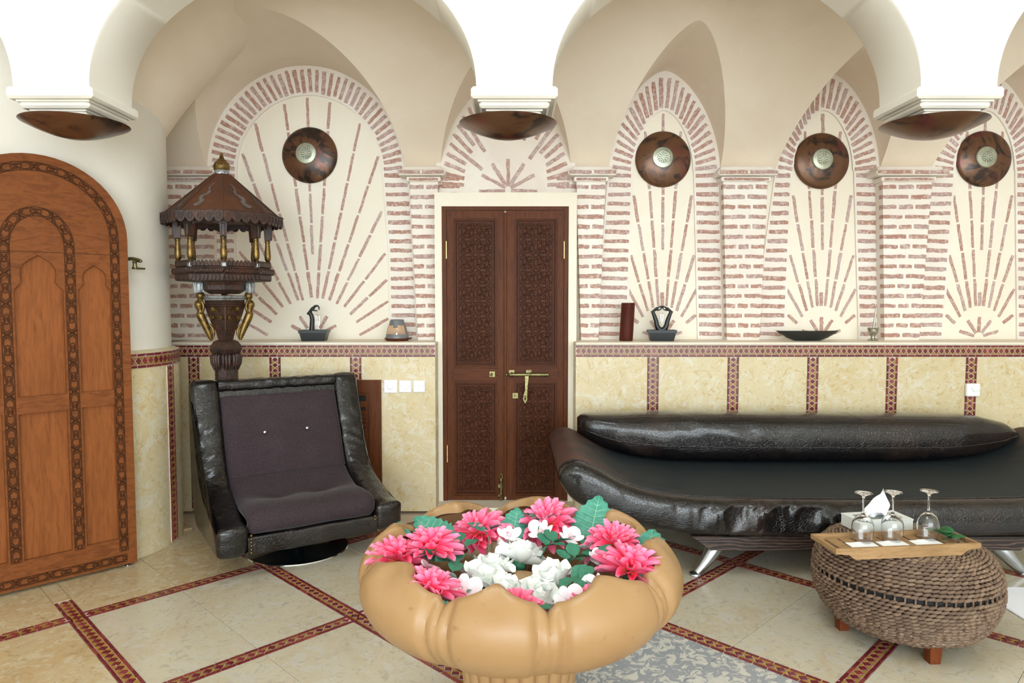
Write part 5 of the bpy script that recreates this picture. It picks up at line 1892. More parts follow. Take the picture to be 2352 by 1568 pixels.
# inner ring of carved lotus petals and the central seed boss
def lump(a_deg, r0, w, l, h):
    th = radians(a_deg)
    def fn(u, v):
        a = (u - .5) * 2; q = v
        x = a * w * (sin(pi * (.18 + .72 * q)) ** .8)
        y = r0 + l * q
        z = h * (1 - a * a) * sin(pi * min(1, .12 + q * .95)) ** .7 + .10 * h * (1 - abs(a))
        return (x, -y, .512 + max(z, -.002))
    mb = MB().grid(fn, 15, 15, M=RZ(th))
    return mb.build('inner_petal', M_bowl, bw, smooth=60)
for k in range(8): lump(k * 45 + 18, .13, .082, .150, .085)
mb = MB(); mb.lathe([(.060, .51), (.068, .55), (.070, .58), (.062, .598), (.03, .605), (0, .606)], 28, T(0, -.02, 0)); mb.build('seed_boss', M_bowl, bw, smooth=40)

# ---- petals and leaves shared by all flowers
def petal_mesh(name, mat, w, cup, curl, notch=0.0, n=6, m=5, tipw=.0, seed=0):
    """unit petal along +y; w = half width, cup = sideways cupping, curl = rise of the tip"""
    r = random.Random(seed)
    def fn(u, v):
        a = (u - .5) * 2
        wd = w * (sin(pi * (v * .80 + .06)) ** .8 + tipw * v)
        y = v - (notch * (1 - abs(a)) if v > .99 else 0) - .06 * abs(a) ** 2 * v
        z = cup * (a * a) * wd * 2 + curl * v * v + .02 * sin(7 * a + seed)
        return (a * wd, y, z)
    return MB().grid(fn, m, n).mesh(name, mat, 180)
DP = [petal_mesh('petal', M_dahlia, .155 + .01 * (k % 2), .55, .16 - .10 * k, 0, 7, 5, 0, k) for k in range(3)]
RP = [petal_mesh('petal', M_rose, .44, .38, .30 - .25 * k, 0, 8, 7, .25, k) for k in range(3)]
OPm = [petal_mesh('petal', M_orchid, .34, -.10, .12, 0, 6, 5, .1, k) for k in range(2)]
def dahlia(x, y, z, R, tilt, az, lab):
    fl = empty('dahlia', (x, y, z))
    fl.rotation_euler = (tilt * cos(az), tilt * sin(az), RND.uniform(0, 6))
    tag(fl, lab, 'flower', 'pink dahlias in the lotus bowl')
    for (n, l, el, zz, kk) in ((15, 1.0, -4, 0, 2), (15, .97, 10, .006, 1), (14, .88, 24, .012, 1), (12, .74, 40, .018, 0), (9, .56, 56, .022, 0), (6, .38, 72, .026, 0)):
        for k in range(n):
            a = 2 * pi * (k + .5 * (n % 2)) / n + RND.uniform(-.12, .12) + zz * 50
            M = T(0, 0, zz * R / .095) @ RZ(a) @ T(0, .05 * R, 0) @ RX(radians(el + RND.uniform(-8, 8))) @ RY(RND.uniform(-.25, .25)) @ S(R * l * RND.uniform(.9, 1.06))
            inst('petal', DP[(kk + (k % 2)) % 3], fl, M)
    mb = MB(); mb.sphere((0, 0, -.004), R * .22, 10, 6, sc=(1, 1, .6)); mb.build('calyx', M_rleaf, fl, smooth=180)
    return fl
D = [(-.345, 2.085, .650, .088, .25, 2.2, 'pink dahlia at the far left of the lotus bowl, overlapped by another dahlia'),
     (-.245, 2.115, .668, .092, .25, 2.0, 'pink dahlia second from the left in the lotus bowl'),
     (-.108, 2.325, .645, .098, .42, .2, 'pink dahlia at the back of the bowl left of the small leaf'),
     (.128, 2.385, .655, .100, .45, .1, 'pink dahlia at the back of the bowl left of the big upright leaf'),
     (.318, 2.185, .655, .090, .35, -.8, 'pink dahlia on the right of the bowl in front of the big leaf'),
     (.335, 1.985, .655, .098, .38, -.5, 'widest pink dahlia at the front right of the bowl'),
     (-.225, 1.855, .645, .086, .35, .8, 'pink dahlia at the front left rim of the bowl'),
     (.010, 1.800, .605, .080, .3, .2, 'pink dahlia half hidden behind the front petal of the bowl'),
     (-.100, 1.800, .600, .070, .3, .3, 'pink dahlia peeping over the front rim left of centre'),
     (.205, 1.815, .615, .080, .35, -.2, 'pink dahlia half hidden behind the front right rim'),
     (-.290, 1.980, .610, .075, .2, 1.0, 'deep pink dahlia under the two dahlias at the left')]
for d in D: dahlia(d[0], d[1], d[2], d[3] * 1.12, *d[4:])
def rose(x, y, z, R, tilt, az, lab):
    fl = empty('rose', (x, y, z))
    fl.rotation_euler = (tilt * cos(az), tilt * sin(az), RND.uniform(0, 6))
    tag(fl, lab, 'flower', 'white roses round the seed boss')
    for (n, l, el, off, kk) in ((6, 1.0, 18, .10, 2), (5, .92, 42, .10, 1), (5, .78, 62, .09, 0), (4, .62, 76, .07, 0), (3, .50, 86, .04, 0), (3, .42, 94, .02, 0)):
        for k in range(n):
            a = 2 * pi * k / n + off * 40 + RND.uniform(-.15, .15)
            M = RZ(a) @ T(0, off * R, 0) @ RX(radians(el + RND.uniform(-5, 5))) @ S(R * l * RND.uniform(.94, 1.05))
            inst('petal', RP[(kk + k % 2) % 3], fl, M)
    mb = MB(); mb.sphere((0, 0, -.006), R * .3, 10, 6, sc=(1, 1, .7)); mb.build('calyx', M_rleaf, fl, smooth=180)
for r in [(.022, 2.220, .598, .082, .35, 0, 'largest white rose standing behind the seed boss'), (-.088, 2.050, .588, .076, .35, .6, 'white rose left of the seed boss'),
          (-.030, 1.975, .582, .066, .45, .2, 'white rose in front of the seed boss to the left'), (.072, 1.955, .582, .068, .45, -.1, 'white rose in front of the seed boss to the right'),
          (.125, 2.055, .588, .072, .4, -.5, 'white rose right of the seed boss'), (-.060, 2.150, .590, .066, .3, .5, 'white rose between the largest rose and the left one')]:
    rose(r[0], r[1], r[2], r[3] * 1.1, *r[4:])
def orchid(x, y, z, R, tilt, az, lab):
    fl = empty('orchid', (x, y, z))
    fl.rotation_euler = (tilt * cos(az), tilt * sin(az), RND.uniform(0, 6))
    tag(fl, lab, 'flower', 'white orchid blossoms in the bowl')
    for k in range(5):
        a = 2 * pi * k / 5
        s = 1.0 if k % 5 in (1, 4) else .85
        inst('petal', OPm[k % 2], fl, RZ(a) @ RX(radians(RND.uniform(5, 25))) @ S(R * s * (1.35 if k in (1, 4) else 1), R * s, R * s))
    mb = MB(); mb.sphere((0, .0, .004), R * .16, 8, 6, sc=(1, 1.4, 1)); mb.build('lip', M_orchid, fl, smooth=180)
    mb = MB(); mb.tube([(0, 0, -.002), (.004, .004, -.03), (.012, .010, -.06)], .0018, 6); mb.build('stem', M_rleaf, fl, smooth=180)
for q in [(.190, 2.235, .655, .045, .5, -.2, 'white orchid blossom left of the big upright leaf'), (.225, 2.165, .645, .042, .3, -.6, 'white orchid blossom beside the right-hand dahlia'),
          (.095, 2.290, .655, .045, .5, .0, 'white orchid blossom behind the largest rose to the right'), (-.010, 2.270, .650, .040, .4, .2, 'white orchid blossom behind the largest rose to the left'),
          (-.235, 1.995, .640, .043, .7, .4, 'white orchid blossom below the two left dahlias'), (-.190, 1.960, .632, .042, .6, .3, 'white orchid blossom left of the white roses'),
          (-.130, 1.880, .628, .048, .7, .1, 'white orchid blossom nearest the front left dahlia'), (.222, 1.890, .632, .045, .6, -.3, 'white orchid blossom above the front right rim'),
          (.150, 1.815, .630, .042, .6, -.4, 'white orchid blossom low at the front right rim'), (.262, 2.085, .640, .038, .4, -.6, 'white orchid blossom between the two right-hand dahlias')]:
    orchid(q[0], q[1], q[2] + .022, q[3] * 1.12, *q[4:])
# ---- leaves
def toothed_leaf(name):
    vs = [(0, 0, 0)]; n = 9
    L, Rr = [], []
    for k in range(1, 2 * n):
        t = k / (2 * n)
        w = .36 * sin(pi * t ** .85) * (1.0 if k % 2 else .84)
        y = t - (.0 if k % 2 else .02)
        L.append((-w, y, .10 * w + .04 * sin(9 * t))); Rr.append((w, y, .10 * w + .04 * sin(9 * t)))
    mid = [(0, k / (2 * n), -.02 + .05 * sin(pi * k / (2 * n))) for k in range(2 * n + 1)]
    mb = MB()
    vs = mid + L + Rr; m = 2 * n + 1; q = 2 * n - 1
    fs = []
    for k in range(2 * n):
        a = m + k - 1 if k > 0 else None; b = m + k if k < 2 * n - 1 else None
        for off, fl in ((0, False), (q, True)):
            aa = a + off if a is not None else None; bb = b + off if b is not None else None
            if aa is None: f = (k, k + 1, bb)
            elif bb is None: f = (k, k + 1, aa)
            else: f = (k, k + 1, bb, aa)
            fs.append(f if fl else f[::-1])
    mb.add(vs, fs)
    mb.tube([(p[0], p[1], p[2] + .004) for p in mid], [.010 * (1 - .8 * k / (2 * n)) for k in range(2 * n + 1)], 5, 1)
    for k in range(2, 2 * n - 2, 2):
        for s in (-1, 1):
            t = k / (2 * n); w = .30 * sin(pi * (t + .06) ** .85)
            mb.tube([(0, t, mid[k][2] + .006), (s * w * .95, t + .09, .10 * w + .006)], [.005, .002], 4, 1)
    return mb.mesh('leaf_blade', [M_leaf, M_vein], 40)
TL = toothed_leaf('leaf')
def big_leaf(p0, p1, up, scale_w, lab):
    p0, p1 = Vector(p0), Vector(p1)
    ey = (p1 - p0); L = ey.length; ey.normalize()
    ez = Vector(up); ez = (ez - ey * ez.dot(ey)).normalized(); ex = ey.cross(ez)
    o = empty('dahlia_leaf', p0)
    tag(o, lab, 'leaf', 'toothed leaves in the lotus bowl')
    M = frame((0, 0, 0), ex, ey, ez) @ S(L * scale_w, L, L)
    inst('blade', TL, o, M)
    MB().tube([(0, 0, 0), tuple(-ey * .02 + Vector((0, 0, -.03)))], .0022, 6).build('stalk', M_rleaf, o, smooth=180)
big_leaf((.250, 2.27, .625), (.305, 2.42, .765), (-.25, -1, .6), 1.05, 'big upright toothed green leaf at the back right of the bowl')
big_leaf((-.190, 2.25, .640), (-.335, 2.36, .705), (.2, -.8, .9), .95, 'toothed green leaf lying over the back left rim of the bowl')
big_leaf((-.285, 2.23, .640), (-.385, 2.33, .700), (1.0, -.4, .6), .45, 'narrow toothed leaf poking out at the far left of the bowl')
big_leaf((.000, 2.31, .635), (.020, 2.41, .725), (.05, -1, .5), 1.1, 'small toothed green leaf between the two back dahlias')
big_leaf((.395, 2.07, .625), (.450, 2.21, .715), (-.5, -.9, .5), 1.1, 'toothed green leaf above the right-hand dahlias')
big_leaf((.345, 1.905, .655), (.450, 1.960, .680), (.1, -.2, 1), .7, 'dark toothed leaf lying flat over the right rim of the bowl')
big_leaf((-.215, 1.780, .648), (-.130, 1.745, .650), (-.1, -.7, .8), .8, 'small toothed leaf at the front left rim of the bowl')
big_leaf((.175, 1.790, .668), (.260, 1.800, .682), (.0, -.1, 1), .55, 'small toothed leaf at the front right rim of the bowl')
def leaflet_mesh():
    def fn(u, v):
        a = (u - .5) * 2
        w = .34 * sin(pi * (v * .96 + .02)) ** .75
        return (a * w, v, .14 * abs(a) * w * 2 - .12 * v * v + .02 * sin(v * 14) * abs(a))
    return MB().grid(fn, 5, 8).mesh('leaflet', M_rleaf, 180)
LM = leaflet_mesh()
def spray(x, y, z, az, s, n, lab):
    o = empty('rose_leaf_spray', (x, y, z), az)
    tag(o, lab, 'leaves', 'rose leaf sprays in the lotus bowl')
    st = [(0, -.02, -.035), (0, 0, -.005), (0, .03 * s / .05, .006), (0, .055 * s / .05, .004)]
    MB().tube(st, .0018, 6).build('stem', M_rleaf, o, smooth=180)
    pos = [(0, .055 * s / .05, .004, 0), (0, .032 * s / .05, .005, 62), (0, .032 * s / .05, .005, -62), (0, .006, 0, 80), (0, .006, 0, -80)][:n]
    for px, py, pz, a in pos:
        inst('leaflet', LM, o, T(px, py, pz) @ RZ(radians(a + RND.uniform(-12, 12))) @ RX(radians(RND.uniform(-5, 30))) @ RY(RND.uniform(-.35, .35)) @ S(s * 1.25 * RND.uniform(.9, 1.1)))
for q in [(-.140, 2.175, .640, 1.0, .055, 5, 'rose leaf spray left of the largest rose, upper one'), (-.155, 2.070, .630, 1.6, .055, 5, 'rose leaf spray left of the largest rose, lower one'),
          (-.075, 2.225, .655, .3, .055, 3, 'rose leaf spray pointing up beside the back left dahlia'), (.088, 2.300, .665, -.2, .058, 3, 'upright rose leaf in front of the back dahlia'),
          (.105, 2.180, .640, -.9, .055, 5, 'rose leaf spray right of the largest rose'), (.165, 2.075, .632, -1.0, .052, 5, 'rose leaf spray pointing to the right-hand dahlias, upper one'),
          (.235, 2.075, .640, -1.5, .050, 3, 'rose leaf spray touching the widest dahlia'), (.165, 1.960, .628, -2.2, .048, 5, 'rose leaf spray hanging below the right-hand rose'),
          (.070, 1.800, .615, 2.6, .05, 3, 'rose leaf spray at the front rim of the bowl'), (-.115, 1.945, .622, 2.4, .045, 3, 'rose leaf spray between the left rose and the front orchid')]:
    spray(q[0], q[1], q[2] + .028, *q[3:])
# ================================================================ SMALL THINGS
# ---- tray, glasses, napkins, leaf sprig and tissue box on the ottoman
ZT0 = .4195
tr = empty('serving_tray', (1.570, 2.845, ZT0), radians(6.4))
tag(tr, 'long oak serving tray with slatted floor on the woven ottoman', 'tray')
TLn, TD = .62, .175
for sy in (-1, 1):
    out = [(-TLn / 2, .046), (TLn / 2, .046), (TLn / 2, .026), (TLn / 2 - .055, .020), (TLn / 2 - .075, .006), (TLn / 2 - .085, 0), (-TLn / 2 + .085, 0), (-TLn / 2 + .075, .006), (-TLn / 2 + .055, .020), (-TLn / 2, .026)]
    MB().plate(out, [], -.006, .006, 0, T(0, sy * TD / 2, 0)).build('side_rail', M_tray, tr)
for sx in (-1, 1): MB().box((sx * (TLn / 2 - .006), 0, .036), (.012, TD - .012, .020), .002).build('end_rail', M_tray, tr)
for k in range(9):
    MB().box((-.232 + k * .058, 0, .026), (.046, TD - .013, .006), .0015).build('slat', M_tray, tr)
for sy in (-1, 1): MB().box((0, sy * .055, .019), (.44, .014, .008)).build('cleat', M_tray, tr)
def local(o, x, y, z):
    bpy.context.view_layer.update()
    return o.matrix_world @ Vector((x, y, z))
def glass_mesh():
    outer = [(.0335, 0), (.0385, .022), (.0425, .045), (.043, .062), (.039, .082), (.030, .098), (.018, .108), (.0075, .114), (.0042, .122), (.0036, .150), (.0040, .178), (.0065, .188), (.016, .196), (.030, .2005), (.0345, .202), (.0348, .2035), (.030, .2045), (.012, .2050), (0, .2052)]
    innr = [(.0, .110), (.012, .107), (.027, .097), (.0365, .081), (.0412, .062), (.0408, .045), (.0368, .022), (.0320, 0)]
    pr = innr + outer
    return MB().lathe(pr, 40, ca=False).mesh('wine_glass', M_glass, 60)
GM = glass_mesh()
for k, (x, lab) in enumerate(((-.125, 'upturned wine glass at the tray end nearest the sofa curl'), (.005, 'upturned wine glass in the middle of the tray'), (.165, 'upturned wine glass beside the green leaf sprig'))):
    p = local(tr, x, .022, .0298)
    g = inst('wine_glass', GM, None, T(*p)); tag(g, lab, 'glass', 'wine glasses on the tray')
for k, (x, lab) in enumerate(((-.150, 'white paper coaster under the first wine glass'), (-.018, 'white paper coaster under the middle wine glass'), (.128, 'white paper coaster under the wine glass by the leaves'))):
    p = local(tr, x, -.030, .0296)
    mb = MB()
    mb.grid(lambda u, v: ((u - .5) * .115, (v - .5) * .085, .0015 + .006 * max(0, 1 - hypot((u - .5) * 4, (v - .9) * 5)) ), 13, 9)
    mb.grid(lambda u, v: ((u - .5) * .115, (v - .5) * .085, .0), 2, 2, flip=True)
    o = mb.build('paper_coaster', M_tissue, None, T(*p) @ RZ(radians(6.4 + (k - 1) * 3))); tag(o, lab, 'napkin', 'paper coasters on the tray')
p = local(tr, .245, .005, .0300)
sp = empty('leaf_sprig', p)
tag(sp, 'small dark green leaf sprig lying in the tray', 'leaves')
def oval_leaf():
    def fn(u, v):
        a = (u - .5) * 2
        w = .33 * sin(pi * (v * .97 + .015)) ** .7
        return (a * w, v, .25 * (1 - abs(a)) * w + .10 * sin(pi * v))
    return MB().grid(fn, 7, 9).mesh('leaf_blade', M_fresh, 180)
OL = oval_leaf()
for a, z, s, rx in ((70, .014, .085, 16), (140, .020, .070, 22), (-30, .012, .075, 20), (200, .010, .055, 10), (-95, .006, .075, 6)):
    inst('leaf_blade', OL, sp, T(-.005, 0, z) @ RZ(radians(a)) @ RX(radians(rx)) @ S(s))
MB().tube([(-.03, -.01, .003), (0, 0, .008), (.03, .012, .004)], .0018, 6).build('stem', M_fresh, sp, smooth=180)
tb = empty('tissue_box', (1.640, 3.12, .4180), radians(9))
tag(tb, 'white tissue box with a tissue pulled up on the ottoman', 'tissue box')
mb = MB(); mb.box((0, 0, .026), (.262, .135, .052), .004); mb.build('box', M_boxw, tb)
MB().plate([(-.131, -.0675), (.131, -.0675), (.131, .0675), (-.131, .0675)], [[(-.100, -.042), (.100, -.042), (.100, .042), (-.100, .042)]], -.056, -.050, 0, RX(-pi / 2) @ S(1, 1, 1)).build('lid', M_boxw, tb)
MB().box((0, 0, .0525), (.20, .084, .002)).build('lid_inset', M_boxin, tb)
def tissue(u, v):
    a = (u - .5) * 2
    h = v
    w = lerp(.045, .055, sin(pi * h * .8)) * (1 - h ** 3 * .92)
    x = a * w + .030 * h * h + .006 * sin(9 * h + 3 * a)
    y = .018 * sin(a * 4.5 + 2 * h) * (1 - h * .6) + .010 * (1 - h)
    z = .052 + .128 * h - .022 * abs(a) * h + .004 * sin(5 * a)
    return (x, y, z)
MB().grid(tissue, 25, 25).build('tissue', M_tissue, tb, smooth=180)
MB().grid(lambda u, v: ((u - .5) * .10 - .012, .012 - .03 * v + .01 * sin(u * 9), .053 + .045 * sin(pi * v * .8) * (1 - (2 * u - 1) ** 2)), 17, 11).build('tissue_fold', M_tissue, tb, smooth=180)

# ---- white mat on the floor at the right
mb = MB()
mb.grid(lambda u, v: (2.315 + .9 * u, 2.70 + .745 * v, .011 + .002 * nz(u * 7 + v * 3, v * 5, 1)), 30, 25)
mb.grid(lambda u, v: (2.315 + .9 * u, 2.70 + .745 * v, .0008), 2, 2, flip=True)
for a, b in (((2.315, 2.70), (2.315, 3.445)), ((2.315, 2.70), (3.215, 2.70)), ((2.315, 3.445), (3.215, 3.445)), ((3.215, 2.70), (3.215, 3.445))):
    mb.tube([(a[0], a[1], .006), (b[0], b[1], .006)], .0055, 6)
o = mb.build('floor_mat', M_linen, smooth=60)
tag(o, 'folded white linen mat on the floor beyond the ottoman', 'mat')

# ---- copper dishes on the niches
def dish_mesh():
    pr = [(.196, -.002), (.199, .004), (.195, .012), (.175, .022), (.14, .036), (.10, .046), (.07, .050), (.0, .052)]
    return MB().lathe(pr, 56).mesh('copper_disc', M_copper, 40)
DM = dish_mesh()
def medal_mesh():
    mb = MB()
    mb.lathe([(.074, 0), (.0745, .004), (.070, .010), (.045, .0135)], 40, ca=False)
    # pierced rosette in the middle
    ring = [(.046 * cos(t), .046 * sin(t)) for t in [2 * pi * i / 40 for i in range(40)]]
    holes = []
    for (r, n, s, ph) in ((.037, 16, .0042, 0), (.027, 10, .0046, .2), (.0165, 8, .0038, .1), (.006, 4, .0022, .4)):
        for k in range(n):
            a = 2 * pi * k / n + ph
            holes.append([(r * cos(a) + s * cos(t + a) * 1.0, r * sin(a) + s * (.62) * sin(t + a)) for t in [2 * pi * i / 7 for i in range(7)]])
    mb.plate(ring, holes, -.0135, -.0105, 0, RX(-pi / 2) @ S(1, 1, -1))
    return mb.mesh('medallion', M_medal, 30)
MM = medal_mesh()
for x, z, lab in ((-1.454, 2.482, 'round copper wall dish on the wide niche above the armchair'), (1.086, 2.453, 'round copper wall dish on the niche nearest the double door, sofa side'),
                  (2.225, 2.441, 'round copper wall dish on the niche above the black oval dish'), (3.391, 2.456, 'dark copper wall dish on the last niche at the picture edge')):
    o = empty('wall_dish', (x, YW - .008, z))
    tag(o, lab, 'wall lamp', 'copper wall dishes on the niches')
    M0 = RX(pi / 2) @ RZ(RND.uniform(0, 6))
    inst('copper_disc', DM, o, M0)
    inst('medallion', MM, o, T(-.012, -.050, .004) @ RX(pi / 2))
    MB().lathe([(.05, .0), (.05, .002)], 24, T(-.012, -.052, .004) @ RX(pi / 2)).build('dark_backing', M_dark, o)
    MB().tube([(0, .008, 0), (0, -.04, 0)], .012, 8).build('mount', M_dark, o)

# ---- copper uplighter dishes under the hanging capitals
def uplight_mesh():
    pr = [(0, -.062), (.05, -.058), (.10, -.046), (.15, -.028), (.19, -.010), (.215, .002), (.2205, .006), (.217, .007), (.19, -.004), (.15, -.021), (.10, -.039), (.05, -.050), (0, -.054)]
    return MB().lathe(pr, 64).mesh('copper_bowl', M_copper, 60)
UM = uplight_mesh()
for x, lab, rz in ((-1.969, 'copper uplighter dish under the capital beside the arched door', .8), (-.018, 'copper uplighter dish under the middle capital above the double door', 2.9), (1.900, 'copper uplighter dish under the capital over the ottoman end', 5.0)):
    o = empty('uplighter', (x, 3.235, 2.230))
    tag(o, lab, 'lamp', 'copper uplighters under the capitals')
    inst('copper_bowl', UM, o, RZ(rz))
    MB().tube([(0, 0, -.055), (0, 0, -.005)], .007, 8).build('stem', M_dark, o)
    mb = MB(); mb.lathe([(.02, -.012), (.024, -.008), (.024, -.006), (.012, -.004)], 16); mb.build('lamp_holder', M_steel, o, smooth=40)

# ---- ornaments on the ledge
ZO = ZL
def planter(mb, w, d, h, ax=0):
    q = [(-1, -1), (1, -1), (1, 1), (-1, 1)]
    z = [(.80, 0), (.94, h * .72), (1.0, h * .74), (1.02, h), (.94, h), (.90, h * .8)]
    vs = []
    for s, zz in z: vs += [(x * w / 2 * s, y * d / 2 * s, zz) for x, y in q]
    fs = [(j * 4 + k, j * 4 + (k + 1) % 4, (j + 1) * 4 + (k + 1) % 4, (j + 1) * 4 + k) for j in range(len(z) - 1) for k in range(4)] + [(3, 2, 1, 0), tuple((len(z) - 1) * 4 + k for k in range(4))]
    mb.add(vs, fs)
def hand(mb, wrist, palm, tips, thumb, r=.0052):
    """wrist and palm as one tapering form, four bent fingers, one thumb"""
    w, p = Vector(wrist), Vector(palm)
    mb.tube([w, w.lerp(p, .35), w.lerp(p, .75), p, p + (p - w) * .12], [r * 1.9, r * 2.1, r * 2.8, r * 2.7, r * 1.6], 10, flat=.7)
    for i, ch_ in enumerate(tips):
        mb.tube([p - (p - w) * .12 + Vector((0, (i - 1.5) * r * 1.25, 0))] + [Vector(c) for c in ch_], [r * .95, r * .85, r * .72, r * .5][:len(ch_) + 1], 7)
    mb.tube([Vector(c) for c in thumb], [r * 1.1, r * .9, r * .6], 7)
h1 = empty('hand_sculpture', (-1.389, 4.955, ZO), radians(4))
tag(h1, 'black single hand sculpture dangling a little figure over a planter', 'sculpture')
mb = MB(); planter(mb, .195, .13, .076); mb.build('planter', M_black, h1)
mb = MB()
ar = catmull([(-.018, 0, .07), (-.016, 0, .11), (-.014, 0, .15), (-.022, 0, .185), (-.034, 0, .198)], 5)
mb.tube(ar, [lerp(.0185, .0135, i / (len(ar) - 1)) for i in range(len(ar))], 14)
hand(mb, (-.046, 0, .186), (-.004, 0, .232), [[(.006 + .004 * i, (i - 1.5) * .007, .246), (.022 + .004 * i, (i - 1.5) * .007, .248 - .005 * i), (.036 - .002 * i, (i - 1.5) * .007, .244 - .010 * i)] for i in range(4)], [(-.010, -.012, .218), (.008, -.014, .212), (.024, -.008, .210)], .0062)
mb.build('arm_and_hand', M_black, h1, smooth=60)
mb = MB()
mb.tube([(.026, -.006, .232), (.026, -.006, .17)], .0008, 5)
mb.tube([(.010, -.006, .182), (.044, -.006, .178)], .0014, 5)
for xx in (.014, .038): mb.tube([(xx, -.006, .18), (xx, -.006, .11)], .0006, 4)
mb.tube([(.026, -.006, .172), (.026, -.006, .15), (.026, -.006, .135), (.030, -.006, .10), (.032, -.006, .078)], [.003, .0022, .004, .0026, .002], 8)
mb.tube([(.026, -.006, .135), (.021, -.006, .10), (.020, -.006, .078)], [.0035, .0024, .002], 8)
mb.tube([(.012, -.006, .142), (.026, -.006, .152), (.040, -.006, .142)], .0018, 6)
mb.sphere((.026, -.006, .162), .0045, 8, 6)
mb.build('dangling_figure', M_chrome, h1, smooth=60)

h2 = empty('hand_sculpture', (1.052, 4.955, ZO), radians(-5))
tag(h2, 'black sculpture of two arms with meeting hands over a planter', 'sculpture')
mb = MB(); planter(mb, .195, .13, .076); mb.build('planter', M_black, h2)
mb = MB()
for sd in (-1, 1):
    ar = catmull([(sd * .010, 0, .07), (sd * .030, 0, .10), (sd * .040, 0, .14), (sd * .052, 0, .175), (sd * .064, 0, .205)], 5)
    mb.tube(ar, [lerp(.020, .0115, i / (len(ar) - 1)) for i in range(len(ar))], 14)
    tips = [[(sd * .014, (i - 1.5) * .007, .240), (sd * (.002 - .010 * (sd < 0)), (i - 1.5) * .007, .242 - .003 * i), (-sd * .010, (i - 1.5) * .007, .236 - .006 * i)] for i in range(4)]
    hand(mb, (sd * .074, 0, .198), (sd * .032, 0, .228), tips, [(sd * .036, -.012, .214), (sd * .020, -.014, .216), (sd * .006, -.012, .222)], .0056)
mb.tube([(-.03, 0, .085), (0, 0, .075), (.03, 0, .085)], [.016, .020, .016], 12)
mb.build('arms_and_hands', M_black, h2, smooth=60)
mb = MB()
mb.tube([(0, -.004, .222), (0, -.004, .190)], .0008, 5)
mb.tube([(-.016, -.004, .192), (.016, -.004, .192)], .0013, 5)
for xx, zz in ((-.011, .13), (0, .10), (.011, .12)): mb.tube([(xx, -.004, .192), (xx * .9, -.004, zz + .03), (xx * .6, -.004, zz)], [.0018, .005, .002], 8)
mb.build('hanging_crystals', M_chrome, h2, smooth=60)

ob_ = empty('oil_burner', (-.808, 4.955, ZO))
tag(ob_, 'grey ceramic oil burner with a lit tealight on a wooden saucer', 'oil burner')
mb = MB(); mb.lathe([(.070, 0), (.078, .004), (.082, .010), (.090, .014), (.092, .017), (.07, .016), (0, .014)], 36); mb.tube([(.088, 0, .015), (.104, -.004, .020)], [.008, .005], 8); mb.build('saucer', M_legw, ob_, smooth=40)
prz = [(.080, .018), (.082, .024), (.079, .034), (.0755, .048), (.072, .062), (.068, .078), (.064, .092), (.058, .110), (.052, .126), (.049, .140), (.047, .147), (.044, .149), (.041, .146)]
vs = []; nA = 72
for r, z in prz: vs += [(r * cos(2 * pi * i / nA - pi / 2), r * sin(2 * pi * i / nA - pi / 2), z) for i in range(nA)]
fs = []
for j in range(len(prz) - 1):
    zc = (prz[j][1] + prz[j + 1][1]) / 2
    for i in range(nA):
        a = ((i + .5) / nA * 360 + 180) % 360 - 180
        lim = 58
        top = .108 - .020 * math.exp(-(a / 14) ** 2)
        if abs(a) < lim and .048 < zc < top: continue
        fs.append((j * nA + i, j * nA + (i + 1) % nA, (j + 1) * nA + (i + 1) % nA, (j + 1) * nA + i))
mb = MB().add(vs, fs)
mb.lathe([(0, .118), (.03, .120), (.044, .134), (.044, .146)], 36, ca=False)
mb.build('shade', M_grey_cer, ob_, smooth=60)
mb = MB(); mb.lathe([(.078, .018), (.074, .05), (.066, .08), (.056, .112)], 48, ca=False); 
mb2 = MB(); mb2.lathe([(.0, .0175), (.076, .018)], 36, ca=False); mb2.build('floor_plate', M_legw, ob_)
mb = MB(); mb.lathe([(.018, .018), (.019, .030), (.017, .031), (0, .031)], 20, T(0, -.02, 0)); mb.build('tealight', M_steel, ob_, smooth=40)
mb = MB(); mb.lathe([(0, .032), (.0042, .037), (.0048, .042), (.003, .050), (0, .057)], 10, T(0, -.02, 0)); mb.build('flame', M_flame, ob_, smooth=60)
lt = bpy.data.lights.new('tealight_glow', 'POINT'); lt.energy = .35; lt.color = (1, .62, .28); lt.shadow_soft_size = .006
lo = bpy.data.objects.new('tealight_glow', lt); put(lo, ob_); lo.location = (0, -.02, .062)

mb = MB()
mb.lathe([(.0465, 0), (.0472, .003), (.0472, .262), (.045, .266), (.040, .266), (.038, .15), (0, .15)], 32, T(.800, 4.945, ZO) @ Matrix(((1, 0, .052, 0), (0, 1, 0, 0), (0, 0, 1, 0), (0, 0, 0, 1))))
o = mb.build('leaning_tube', M_tube, smooth=40)
tag(o, 'slanting red-brown lacquered tube vase on the ledge', 'vase')

mb = MB()
def boat(u, v):
    a = 2 * pi * u
    r = interp([(0, 0), (.18, .42), (.42, .78), (.62, 1.0), (.66, 1.0), (.8, .90), (1, 0)], v)
    z = interp([(0, 0), (.18, .0), (.42, .032), (.62, .066), (.66, .068), (.8, .044), (1, .018)], v)
    x = r * .222 * cos(a); y = r * .066 * sin(a)
    return (x + (.06 * (1 - r) * 0), y, z + .006 * abs(cos(a)) ** 6 * (r > .7))
mb.grid(boat, 64, 40, cu=True)
o = mb.build('oval_dish', M_blackgloss, None, T(2.072, 4.945, ZO + .0005), smooth=60)
tag(o, 'black lacquered boat-shaped dish on the ledge', 'dish')

